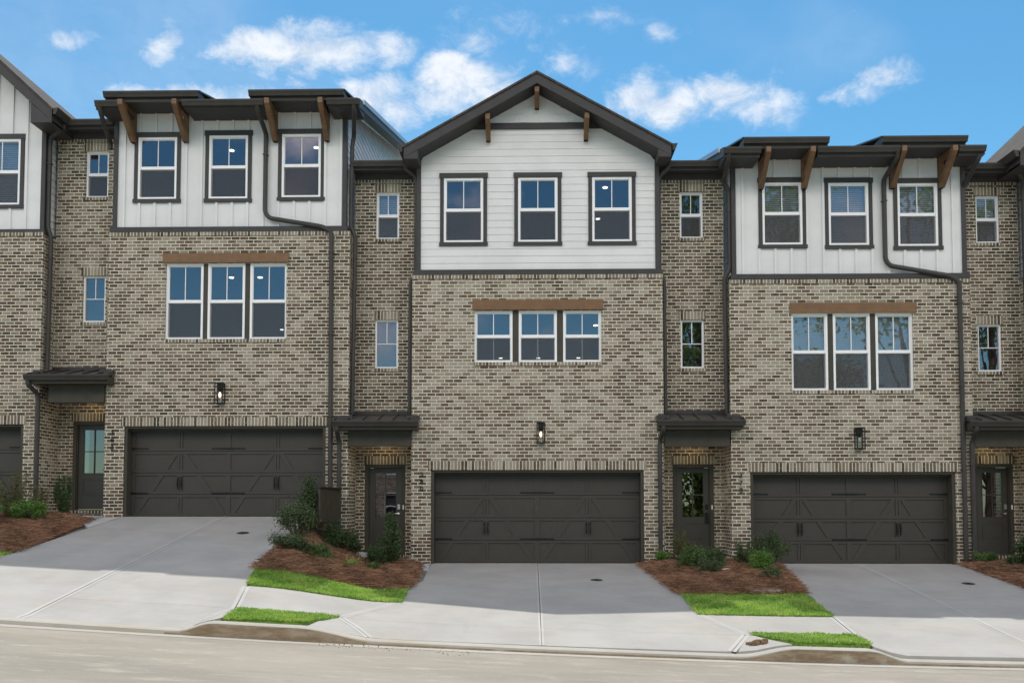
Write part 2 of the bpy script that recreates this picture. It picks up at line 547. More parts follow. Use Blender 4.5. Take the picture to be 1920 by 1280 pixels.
# ------------------------------------------------------------------ mesh helpers
class MB:
    def __init__(s):
        s.v, s.f, s.t = [], [], []

    def face(s, pts, tint=None):
        n = len(s.v)
        s.v += [tuple(p) for p in pts]
        s.f.append(tuple(range(n, n + len(pts))))
        if tint is not None:
            s.t.append(tint)

    def box(s, x0, x1, y0, y1, z0, z1):
        if x1 < x0: x0, x1 = x1, x0
        n = len(s.v)
        s.v += [(x0, y0, z0), (x1, y0, z0), (x1, y1, z0), (x0, y1, z0), (x0, y0, z1), (x1, y0, z1), (x1, y1, z1), (x0, y1, z1)]
        for f in ((0, 1, 5, 4), (1, 2, 6, 5), (2, 3, 7, 6), (3, 0, 4, 7), (4, 5, 6, 7), (3, 2, 1, 0)):
            s.f.append(tuple(n + i for i in f))

    def prism_xz(s, poly, y0, y1):
        """poly counter-clockwise seen from the front (-y)"""
        n = len(s.v)
        k = len(poly)
        s.v += [(x, y0, z) for x, z in poly] + [(x, y1, z) for x, z in poly]
        s.f.append(tuple(n + i for i in range(k)))
        s.f.append(tuple(n + k + i for i in reversed(range(k))))
        for i in range(k):
            j = (i + 1) % k
            s.f.append((n + j, n + i, n + k + i, n + k + j))

    def prism_yz(s, poly, x0, x1):
        n = len(s.v)
        k = len(poly)
        s.v += [(x0, y, z) for y, z in poly] + [(x1, y, z) for y, z in poly]
        s.f.append(tuple(n + i for i in reversed(range(k))))
        s.f.append(tuple(n + k + i for i in range(k)))
        for i in range(k):
            j = (i + 1) % k
            s.f.append((n + i, n + j, n + k + j, n + k + i))

    def tube(s, pts, r, n=8, sq=False, cap=True, ry=None):
        pts = [Vector(p) for p in pts]
        rs = r if isinstance(r, (list, tuple)) else [r] * len(pts)
        d0 = (pts[1] - pts[0]).normalized()
        ref = Vector((0, 1, 0)) if abs(d0.y) < .9 else Vector((1, 0, 0))
        u = d0.cross(ref).normalized()
        base = len(s.v)
        for i, p in enumerate(pts):
            if i == 0: d = d0
            elif i == len(pts) - 1: d = (pts[i] - pts[i - 1]).normalized()
            else: d = ((pts[i] - pts[i - 1]).normalized() + (pts[i + 1] - pts[i]).normalized()).normalized()
            u = (u - d * u.dot(d)).normalized()
            w = d.cross(u)
            for k in range(n):
                a = 2 * math.pi * (k + .5) / n
                c, q = math.cos(a), math.sin(a)
                if sq:
                    m = max(abs(c), abs(q)) ** .75
                    c, q = c / m, q / m
                s.v.append(tuple(p + (u * c + w * q * (ry or 1)) * rs[i]))
        for i in range(len(pts) - 1):
            for k in range(n):
                k2 = (k + 1) % n
                s.f.append((base + i * n + k, base + i * n + k2, base + (i + 1) * n + k2, base + (i + 1) * n + k))
        if cap:
            s.f.append(tuple(base + k for k in reversed(range(n))))
            s.f.append(tuple(base + (len(pts) - 1) * n + k for k in range(n)))

    def disc(s, c, r, h, n=20):
        b = len(s.v)
        for zz in (0, h):
            s.v += [(c[0] + r * math.cos(2 * math.pi * k / n), c[1] + r * math.sin(2 * math.pi * k / n), c[2] + zz) for k in range(n)]
        s.f.append(tuple(b + k for k in reversed(range(n))))
        s.f.append(tuple(b + n + k for k in range(n)))
        for k in range(n):
            j = (k + 1) % n
            s.f.append((b + k, b + j, b + n + j, b + n + k))

    def build(s, name, mat, parent=None, origin=None, label=None, smooth_=False):
        me = bpy.data.meshes.new(name)
        if parent is not None:
            org = Vector(parent['_o'])
        else:
            org = Vector(origin or (0, 0, 0))
        me.from_pydata([(x - org.x, y - org.y, z - org.z) for x, y, z in s.v], [], s.f)
        me.materials.append(MATS[mat])
        if s.t and len(s.t) == len(s.f):
            a = me.attributes.new('tint', 'FLOAT', 'FACE')
            a.data.foreach_set('value', s.t)
        if smooth_:
            me.polygons.foreach_set('use_smooth', [True] * len(me.polygons))
        me.validate()
        me.update()
        o = bpy.data.objects.new(name, me)
        S.collection.objects.link(o)
        if parent is None:
            o.location = org
        else:
            o.parent = parent
        o['_o'] = tuple(org)
        if label: o['label'] = label
        return o


def tag(o, label=None, cat=None, group=None, kind=None):
    if label: o['label'] = label
    if cat: o['category'] = cat
    if group: o['group'] = group
    if kind: o['kind'] = kind
    return o


def empty(name, loc, label, cat, group=None):
    o = bpy.data.objects.new(name, None)
    S.collection.objects.link(o)
    o.location = loc
    o.empty_display_size = .3
    o['_o'] = tuple(loc)
    return tag(o, label, cat, group)


# ------------------------------------------------------------------ terrain
def clamp(x, a=0., b=1.):
    return max(a, min(b, x))


def sm(a, b, x):
    t = clamp((x - a) / (b - a))
    return t * t * (3 - 2 * t)


def zf(x, y=0):
    return -.22 - 1.07 * sm(-5.1, -3.9 + 1.7 * clamp(-y / 5.5), x)


def zc(x):
    x = clamp(x, -14, 14)
    return -1.93 - .046 * x + .0016 * x * x


def yc(x): return -8.25 + .045 * clamp(x, -14, 14)


def yw(x): return -7.0 + .045 * clamp(x, -14, 14)


def kb(x):
    """0..1: how far the kerb stands up above its dropped height"""
    return max(sm(-4.85, -4.35, x) * (1 - sm(-3.2, -2.1, x)), sm(2.9, 3.7, x) * (1 - sm(4.7, 5.25, x)))


def zg(x, y):
    if y >= 0: return zf(x)
    s = clamp(-y / 8.3)
    z = zf(x, y) * (1 - s) + zc(x) * s
    return z + .13 * kb(x) * clamp((yw(x) - y) / 1.1)


def bil(A, B, C_, D, u, v):
    return ((A[0] * (1 - u) + B[0] * u) * (1 - v) + (D[0] * (1 - u) + C_[0] * u) * v,
            (A[1] * (1 - u) + B[1] * u) * (1 - v) + (D[1] * (1 - u) + C_[1] * u) * v)


def slab(m, A, B, C_, D, off=.0, gap=.006, n=None, skirt=.10, hfun=None):
    """bilinear patch on the terrain; A,B back edge left/right, C,D front edge right/left"""
    du = math.dist(A, B); dv = math.dist(A, D)
    nu = n or max(2, int(max(du, math.dist(D, C_)) / .25)); nv = n or max(2, int(max(dv, math.dist(B, C_)) / .25))
    gu, gv = gap / max(du, .1), gap / max(dv, .1)
    base = len(m.v)
    for j in range(nv + 1):
        for i in range(nu + 1):
            u = gu + (1 - 2 * gu) * i / nu; v = gv + (1 - 2 * gv) * j / nv
            x, y = bil(A, B, C_, D, u, v)
            m.v.append((x, y, zg(x, y) + off + (hfun(u, v, x, y) if hfun else 0)))
    w = nu + 1
    for j in range(nv):
        for i in range(nu):
            a = base + j * w + i
            m.f.append((a, a + w, a + w + 1, a + 1))
    if skirt:
        ring = [base + i for i in range(nu + 1)] + [base + j * w + nu for j in range(1, nv + 1)] + \
               [base + nv * w + i for i in range(nu - 1, -1, -1)] + [base + j * w for j in range(nv - 1, 0, -1)]
        b2 = len(m.v)
        for r in ring:
            p = m.v[r]
            m.v.append((p[0], p[1], p[2] - skirt))
        k = len(ring)
        for i in range(k):
            j = (i + 1) % k
            m.f.append((ring[i], ring[j], b2 + j, b2 + i))


def build_terrain():
    xs = [-700, -300, -120, -60, -35] + [-20 + i * .5 for i in range(81)] + [35, 60, 120, 300, 700]
    ys = [700, 300, 100, 40, 20, 1.0, .4] + [-.4 * i for i in range(0, 20)] + [-8.3, -8.6, -9, -12, -16, -17, -20, -30, -60, -120, -300, -700]
    m = MB()
    for y in ys:
        for x in xs:
            if y > -7.7: z = zg(x, y) - .07
            elif y > -17: z = zc(x) - .12
            elif y > -30: z = zc(x) + .0
            else: z = zc(x) - .3
            if y > 25: z = -3
            m.v.append((x, y, z))
    w = len(xs)
    for j in range(len(ys) - 1):
        for i in range(w - 1):
            a = j * w + i
            m.f.append((a, a + w, a + w + 1, a + 1))
    tag(m.build('ground', 'ground_base'), kind='structure')
    # road, with gutter pan
    def strip(name, mat, f0, f1, z0, z1, n=1):
        m = MB()
        X = [-60 + .5 * i for i in range(241)]
        for k in range(n + 1):
            for x in X:
                t = k / n
                m.v.append((x, f0(x) * (1 - t) + f1(x) * t, zc(x) + z0 * (1 - t) + z1 * t))
        w = len(X)
        for j in range(n):
            for i in range(w - 1):
                a = j * w + i
                m.f.append((a, a + w, a + w + 1, a + 1))
        return tag(m.build(name, mat), kind='structure')
    strip('gutter_pan', 'kerb_concrete', yc, lambda x: yc(x) - .42, -.065, -.03)
    strip('road', 'asphalt', lambda x: yc(x) - .40, lambda x: -16.6, -.034, -.02, 4)
    strip('pavement', 'concrete', lambda x: -16.6, lambda x: -21.5, .02, .06)
    # kerb with dropped lengths at the driveways
    m = MB()
    X = [-20 + .1 * i for i in range(401)]
    prof = []
    for x in X:
        k = kb(x)
        zt = zc(x) + .13 * k
        y = yc(x)
        prof.append([(x, y + .16, zt + .004), (x, y + .03, zt + .004), (x, y + .0, zt - .006), (x, y - .015, zt - .012), (x, y - .03, zc(x) - .075)])
    for p in prof: m.v += p
    for i in range(len(X) - 1):
        for j in range(4):
            a = i * 5 + j
            m.f.append((a, a + 1, a + 6, a + 5))
    tag(m.build('kerb', 'kerb_concrete'), kind='structure')
    # dirty standing face of the kerb
    m = MB()
    for i, x in enumerate(X):
        k = kb(x)
        y = yc(x)
        zt = zc(x) + .13 * k - .008
        m.v += [(x, y - .019, zt - .012 - .012 * (1 - k)), (x, y - .035, zc(x) - .072)]
    for i in range(len(X) - 1):
        if X[i] > -5.1:
            a = i * 2
            m.f.append((a, a + 1, a + 3, a + 2))
    tag(m.build('kerb_face', 'kerb_dirty'), kind='structure')


build_terrain()


def ypc(x): return yc(x) + .15      # apron front edge


def build_paving():
    # left driveway
    m = MB(); j = -7.05; g = -4.3
    L = lambda y: -9.42; 
    slab(m, (-9.42, .33), (j, .33), (j, g), (-9.42, g))
    slab(m, (j, .33), (-4.74, .33), (-4.93, g), (j, g))
    ysL = -6.0
    slab(m, (-9.42, g), (j, g), (j, ypc(j)), (-9.9, ypc(-9.9)))
    slab(m, (j, g), (-4.93, g), (-4.44, -7.25), (j, -7.25))
    slab(m, (j, -7.25), (-4.44, -7.25), (-4.75, ypc(-4.75)), (j, ypc(j)), gap=.001)
    slab(m, (-4.44, -7.25), (-4.40, -7.27), (-4.33, -8.0), (-4.75, ypc(-4.75)), gap=.012)
    tag(m.build('driveway', 'concrete'), kind='structure')
    # middle driveway
    m = MB(); j = .145
    slab(m, (-2.3, .33), (j, .33), (j, -2.7), (-2.16, -2.7), gap=.004)
    slab(m, (j, .33), (2.55, .33), (2.74, -2.7), (j, -2.7), gap=.004)
    slab(m, (-2.16, -2.7), (j, -2.7), (j, -6.95), (-2.9, -6.95), gap=.004)
    slab(m, (j, -2.7), (2.74, -2.7), (3.24, -6.95), (j, -6.95), gap=.004)
    slab(m, (-2.9, -6.95), (j, -6.95), (j, ypc(j)), (-2.25, ypc(-2.25)), gap=.002)
    slab(m, (j, -6.95), (3.24, -6.95), (2.8, ypc(2.8)), (j, ypc(j)), gap=.002)
    tag(m.build('driveway', 'concrete'), kind='structure')
    m = MB()      # flare wings beside the middle driveway
    slab(m, (-3.12, -7.02), (-2.9, -6.95), (-2.25, ypc(-2.25)), (-3.15, ypc(-3.15)), gap=.012)
    slab(m, (3.24, -6.95), (3.36, -6.93), (3.75, -7.95), (2.8, ypc(2.8)), gap=.012)
    slab(m, (4.92, -6.84), (5.0, -6.85), (5.2, ypc(5.2)), (4.75, -7.9), gap=.012)
    tag(m.build('driveway_flare', 'concrete'), kind='structure')
    # right driveway
    m = MB(); j = 7.39; g = -4.5
    slab(m, (4.99, .33), (j, .33), (j, g), (5.05, g), gap=.005)
    slab(m, (j, .33), (9.62, .33), (9.72, g), (j, g), gap=.005)
    slab(m, (5.05, g), (j, g), (j, ypc(j)), (5.02, ypc(5.0)), gap=.005)
    slab(m, (j, g), (9.72, g), (10.3, ypc(10.3)), (j, ypc(j)), gap=.005)
    tag(m.build('driveway', 'concrete'), kind='structure')
    # sidewalks between the driveways
    m = MB()
    slab(m, (-4.65, -5.95), (-2.25, -5.28), (-2.9, -6.95), (-4.44, -7.25), gap=.010)
    slab(m, (2.80, -5.5), (5.03, -5.42), (4.95, -6.84), (3.24, -6.93), gap=.010)
    slab(m, (-13, -6.1), (-9.45, -5.9), (-9.6, -7.4), (-13, -7.5), gap=.01)
    slab(m, (9.75, -5.1), (13, -5.0), (13, -6.5), (9.9, -6.7), gap=.01)
    tag(m.build('sidewalk', 'concrete'), kind='structure')
    # smooth tooled borders of the joints
    m = MB()
    def tool(P, w=.055, g=.008):
        for (x0, y0), (x1, y1) in zip(P, P[1:]):
            L = math.dist((x0, y0), (x1, y1)); n = max(1, int(L / .25))
            nx, ny = -(y1 - y0) / L, (x1 - x0) / L
            for s in (-1, 1):
                b = len(m.v)
                for k in range(n + 1):
                    t = k / n
                    for o in (g, w + g):
                        px, py = x0 + (x1 - x0) * t + nx * o * s, y0 + (y1 - y0) * t + ny * o * s
                        m.v.append((px, py, zg(px, py) + .004))
                for k in range(n):
                    a = b + 2 * k
                    m.f.append((a, a + 1, a + 3, a + 2))
    tool([(-7.05, .2), (-7.05, ypc(-7.05))]); tool([(7.39, .2), (7.39, ypc(7.39))], .05); tool([(.145, .2), (.145, ypc(.1))], .03)
    tool([(-4.66, -6.0), (-4.44, -7.25), (-4.75, ypc(-4.75))]); tool([(-2.25, -5.3), (-2.9, -6.95), (-2.25, ypc(-2.25))])
    tool([(2.8, -5.5), (3.24, -6.94), (2.8, ypc(2.8))]); tool([(5.03, -5.45), (4.95, -6.84)])
    tag(m.build('driveway_joint', 'concrete_smooth'), kind='structure')
    # stoops and entry walks
    m = MB()
    for (x0, x1, z, y0) in ((-11.4, -9.87, -.20, -.55), (-4.2, -2.75, -1.262, -.35), (3.03, 4.56, -1.262, -.35), (10.05, 11.44, -1.262, -.35)):
        m.box(x0, x1, y0, .98, z - .5, z)
    slab(m, (-10.3, -.56), (-9.43, .0), (-9.43, -1.6), (-9.75, -1.15), off=.006, gap=.0)
    slab(m, (-2.95, -.36), (-2.31, -.02), (-2.2, -1.35), (-2.55, -.8), off=.01, gap=.0)
    tag(m.build('entry_path', 'stoop_concrete'), kind='structure')


build_paving()


# ------------------------------------------------------------------ house kit
def wall(m, x0, x1, z0, z1, Y, holes=(), depth=.12):
    xs = sorted({x0, x1, *[h[0] for h in holes], *[h[1] for h in holes]})
    zs = sorted({z0, z1, *[h[2] for h in holes], *[h[3] for h in holes]})
    xs = [x for x in xs if x0 - 1e-6 <= x <= x1 + 1e-6]
    zs = [z for z in zs if z0 - 1e-6 <= z <= z1 + 1e-6]
    for a, b in zip(xs, xs[1:]):
        for c, d in zip(zs, zs[1:]):
            cx, cz = (a + b) / 2, (c + d) / 2
            if any(h[0] < cx < h[1] and h[2] < cz < h[3] for h in holes): continue
            m.face([(a, Y, c), (b, Y, c), (b, Y, d), (a, Y, d)])
    for (a, b, c, d) in holes:
        c2 = max(c, z0)
        Y2 = Y + depth
        m.face([(a, Y, c2), (a, Y, d), (a, Y2, d), (a, Y2, c2)])
        m.face([(b, Y, d), (b, Y, c2), (b, Y2, c2), (b, Y2, d)])
        m.face([(a, Y, d), (b, Y, d), (b, Y2, d), (a, Y2, d)])
        if c > z0: m.face([(a, Y, c2), (a, Y2, c2), (b, Y2, c2), (b, Y, c2)])


def side(m, x, y0, y1, z0, z1, facing):
    q = [(x, y0, z0), (x, y1, z0), (x, y1, z1), (x, y0, z1)]
    m.face(q if facing > 0 else q[::-1])


def lap_front(m, x0, x1, z0, Y, pitch, xl, xr, ztop, holes):
    """lap courses with gable clip functions xl(z), xr(z)"""
    z = z0
    k = 0
    while z < ztop - 1e-4:
        z2 = min(z + pitch, ztop)
        cuts = sorted({z, z2, *[h[i] for h in holes for i in (2, 3) if z < h[i] < z2]})
        for a, b in zip(cuts, cuts[1:]):
            cz = (a + b) / 2
            ya = Y - .010 * (1 - (a - z) / pitch); yb = Y - .010 * (1 - (b - z) / pitch)
            segs = [(max(x0, xl(a)), min(x1, xr(a)), max(x0, xl(b)), min(x1, xr(b)))]
            for h in holes:
                if h[2] < cz < h[3]:
                    ns = []
                    for s_ in segs:
                        if s_[0] < h[0] < s_[1]:
                            ns += [(s_[0], h[0], s_[2], h[0]), (h[1], s_[1], h[1], s_[3])]
                        else: ns.append(s_)
                    segs = ns
            for s_ in segs:
                if s_[1] - s_[0] < .01: continue
                m.face([(s_[0], ya, a), (s_[1], ya, a), (s_[3], yb, b), (s_[2], yb, b)])
                if a == z:
                    m.face([(s_[0], ya, a), (s_[0], Y + .002, a), (s_[1], Y + .002, a), (s_[1], ya, a)])
        z = z2
        k += 1


def lap_side(m, x, y0, y1, z0, zr0, slope, pitch, facing):
    """courses on a side wall; roof underside zr0 + slope*y"""
    z = z0
    ztop = zr0 + slope * y1
    while z < ztop:
        z2 = min(z + pitch, ztop)
        s = lambda q: max(y0, (q - zr0) / slope if slope else y0)
        ya, yb = s(z), s(z2)
        xa = x + facing * .016
        if ya < y1 - .01:
            q = [(xa, ya, z), (xa, y1, z), (x, y1, z2), (x, max(yb, ya), z2)]
            m.face(q if facing > 0 else q[::-1])
            q = [(xa, ya, z), (x, ya, z), (x, y1, z), (xa, y1, z)]
            m.face(q if facing > 0 else q[::-1])
        z = z2


def window(root, xc, z0, z1, Y, w=.92, style='hung', blind=False, split_low=False, deep=.0):
    """white sash window; Y is the plane its frame face stands on"""
    x0, x1 = xc - w / 2, xc + w / 2
    f = .05 if w > .7 else .042
    m = MB()
    yf, yb = Y - .005, Y + .09
    m.box(x0, x0 + f, yf, yb, z0, z1); m.box(x1 - f, x1, yf, yb, z0, z1)
    m.box(x0 + f, x1 - f, yf + .001, yb, z1 - f, z1); m.box(x0 + f, x1 - f, yf + .001, yb, z0, z0 + f)
    zm = (z0 + z1) / 2
    g = []
    if style == 'hung':
        # thin inner sash stiles
        s = .018
        m.box(x0 + f, x1 - f, Y + .012, Y + .06, zm - .028, zm + .028)
        for a, b, yy in ((z0 + f, zm - .028, .05), (zm + .028, z1 - f, .022)):
            m.box(x0 + f, x0 + f + s, Y + yy, Y + yy + .03, a, b); m.box(x1 - f - s, x1 - f, Y + yy, Y + yy + .03, a, b)
            m.box(x0 + f + s, x1 - f - s, Y + yy + .001, Y + yy + .03, a, a + s); m.box(x0 + f + s, x1 - f - s, Y + yy + .001, Y + yy + .03, b - s, b)
        m.box(xc - .009, xc + .009, Y + .026, Y + .036, zm + .028 + s, z1 - f - s)
        if split_low: m.box(xc - .009, xc + .009, Y + .052, Y + .06, z0 + f + s, zm - .028 - s)
        g = [(z0 + f + s, zm - .028 - s, Y + .064), (zm + .028 + s, z1 - f - s, Y + .040)]
    else:
        zq = z1 - (z1 - z0) * .49
        m.box(xc - .009, xc + .009, Y + .03, Y + .04, zq + .009, z1 - f)
        m.box(x0 + f, x1 - f, Y + .03, Y + .04, zq - .009, zq + .009)
        g = [(z0 + f, z1 - f, Y + .045)]
        s = 0
    wn = m.build('window', 'window_white', root)
    for a, b, yy in g:
        q = MB()
        q.box(x0 + f + s, x1 - f - s, yy, yy + .006, a, b)
        q.build('pane', 'glass', wn)
    if style == 'hung':
        q = MB()
        q.face([(x0 + f, Y + .036, z0 + f), (x1 - f, Y + .036, z0 + f), (x1 - f, Y + .036, zm - .03), (x0 + f, Y + .036, zm - .03)])
        q.build('insect_screen', 'insect_mesh', wn)
    if blind:
        q = MB()
        z = z0 + f + .01
        while z < z1 - f:
            q.face([(x0 + f, Y + .130, z + .039), (x1 - f, Y + .130, z + .039), (x1 - f, Y + .118, z), (x0 + f, Y + .118, z)])
            z += .045
        q.build('blind', 'blind_white', wn)
    return wn


def trim_window(root, xc, z0, z1, w, Y, mat='trim_charcoal'):
    m = MB()
    x0, x1 = xc - w / 2, xc + w / 2
    t = .088
    y0, y1 = Y - .030, Y + .004
    m.box(x0 - t, x0, y0, y1, z0, z1); m.box(x1, x1 + t, y0, y1, z0, z1)
    m.box(x0 - t - .018, x1 + t + .018, y0 - .012, y1, z1, z1 + .115)
    m.box(x0 - t - .018, x1 + t + .018, y0 - .016, y1, z0 - .085, z0)
    m.build('window_trim', mat, root)


def gutter_run(root, x0, x1, y, z, mat='metal_charcoal', label=None, bracket=None):
    """k-style gutter; y,z = top front edge"""
    m = MB()
    p = [(y + .12, z - .0), (y + .12, z - .125), (y + .045, z - .125), (y + .03, z - .085), (y + .008, z - .045), (y, z - .03), (y, z), (y + .014, z), (y + .014, z - .02), (y + .022, z - .045), (y + .11, z - .05), (y + .11, z)]
    m.prism_yz(p[::-1], x0, x1)
    return m.build('gutter', mat, root)


def downspout(root, pts, r=.050, mat='metal_charcoal'):
    # soften the corners
    P = [Vector(p) for p in pts]
    out = [P[0]]
    for a, b, c in zip(P, P[1:], P[2:]):
        d1, d2 = (a - b), (c - b)
        l = min(.07, d1.length * .4, d2.length * .4)
        out += [b + d1.normalized() * l, b + (d1.normalized() + d2.normalized()) * l * .28, b + d2.normalized() * l]
    out.append(P[-1])
    m = MB()
    m.tube(out, r, 8, sq=True)
    # pipe bands on long drops
    for a, b in zip(P, P[1:]):
        if abs(a.z - b.z) > 1.6 and abs(a.x - b.x) < .3:
            z = max(a.z, b.z) - .5
            while z > min(a.z, b.z) + .4:
                f = (z - a.z) / (b.z - a.z)
                q = a.lerp(b, f)
                m.box(q.x - r * 1.15, q.x + r * 1.15, q.y - r * 1.15, q.y + r * 1.15, z - .012, z + .012)
                z -= 1.9
    return m.build('downspout', mat, root)


def bracket(root, x, Y, ztop, zbot, reach, w=.10, mat='wood_stain'):
    m = MB()
    m.box(x - w / 2, x + w / 2, Y - .10, Y, zbot, ztop)
    m.box(x - w / 2, x + w / 2, Y - reach + .015, Y - .10, ztop - .115, ztop - .004)
    # diagonal brace
    poly = [(Y - reach, ztop), (Y - reach, ztop - .12), (Y - .13, zbot + .0), (Y - .02, zbot), (Y - .02, zbot + .10), (Y - reach + .12, ztop - .01)]
    m.prism_yz(poly, x - w / 2 - .004, x + w / 2 + .004)
    return m.build('bracket', mat, root)


def garage(root, x0, x1, z0, z1, label=None):
    """trimmed opening x0..x1, z0..z1"""
    m = MB()
    t = .07
    m.box(x0, x0 + t, .03, .33, z0, z1); m.box(x1 - t, x1, .03, .33, z0, z1)
    m.box(x0 + t, x1 - t, .03, .33, z1 - .055, z1)
    m.box(x0 + t, x1 - t, .16, .31, z1 - .105, z1 - .055)
    m.build('garage_frame', 'trim_bronze', root)
    a, b, c, d = x0 + t, x1 - t, z0 + .012, z1 - .06
    Yd = .30
    m = MB()
    H = (d - c) / 4
    for k in range(4):
        m.box(a + .002, b - .002, Yd, Yd + .04, c + k * H + .004, c + (k + 1) * H - .004)
    m.box(a, b, Yd + .02, Yd + .05, c, d)
    q = (b - a) / 4
    r = .045
    T = .020
    xs = [a + i * q for i in range(5)]
    for k in range(4):
        lo, hi = c + k * H + .006, c + (k + 1) * H - .006
        for zz in ((lo, lo + .062), (hi - .062, hi)):
            m.box(a + .004, b - .004, Yd - T, Yd - .0005, *zz)
        for i, x in enumerate(xs):
            e0, e1 = (x - r - .012, x + r + .012)
            if i == 0: e0, e1 = a + .004, a + .085
            if i == 4: e0, e1 = b - .085, b - .004
            if i == 1 or i == 3:
                m.box(e0, x - .008, Yd - T + .001, Yd - .0005, lo + .062, hi - .062)
                m.box(x + .008, e1, Yd - T + .001, Yd - .0005, lo + .062, hi - .062)
            else:
                m.box(e0, e1, Yd - T + .001, Yd - .0005, lo + .062, hi - .062)
        if k < 3:
            ztop, zbot = c + 3 * H, c
            for (xm, xo) in ((xs[1] - .06, xs[0] + .08), (xs[1] + .06, xs[2] - .06), (xs[3] - .06, xs[2] + .06), (xs[3] + .06, xs[4] - .08)):
                fx = lambda z: xm + (xo - xm) * (ztop - z) / (ztop - zbot)
                l2, h2 = lo + .064, hi - .064
                hw = .062
                p = [(fx(l2) - hw, l2), (fx(l2) + hw, l2), (fx(h2) + hw, h2), (fx(h2) - hw, h2)]
                xa, xb = min(xm, xo), max(xm, xo)
                p = [(clamp(px, xa - .0, xb + .0), pz) for px, pz in p]
                m.prism_xz(p, Yd - T + .003, Yd - .0005)
    gd = m.build('garage_door', 'door_bronze', root)
    # hinges
    for zz in (c + 3 * H + .06, c + H + .03):
        for xx, dr in ((a + .01, 1), (b - .01, -1), (xs[2] - .003, -1), (xs[2] + .003, 1)):
            m = MB()
            L = .40
            p = [(0, -.022), (L * .8, -.012), (L * .86, -.02), (L * .93, -.018), (L, 0), (L * .93, .018), (L * .86, .02), (L * .8, .012), (0, .022)]
            p = [(xx + dr * px, zz + pz) for px, pz in p]
            if dr < 0: p = p[::-1]
            m.prism_xz(p, Yd - T - .012, Yd - T - .001)
            m.build('hinge', 'black_iron', gd)
    for xx in (xs[1], xs[3]):
        for dr in (-1, 1):
            m = MB()
            X = xx + dr * .042
            zz = c + 2 * H - .24
            y = Yd - T
            p = [(X - .004, zz + .15), (X - .022, zz + .11), (X - .012, zz + .075), (X - .012, zz + .06), (X - .004, zz + .0), (X - .012, zz - .06), (X - .012, zz - .075), (X - .022, zz - .11), (X - .004, zz - .15)]
            p = p + [(2 * X - px, pz) for px, pz in p[::-1]]
            m.prism_xz(p, y - .012, y - .001)
            m.tube([(X, y - .01, zz + .07), (X, y - .045, zz + .05), (X, y - .05, zz), (X, y - .045, zz - .05), (X, y - .01, zz - .07)], .010, 6)
            m.build('handle', 'black_iron', gd)
    # dark floor strip behind the door is never seen; weather seal at the foot
    m = MB()
    m.box(a, b, Yd - .005, Yd + .02, z0 + .001, z0 + .012)
    m.build('weather_seal', 'black_iron', gd)


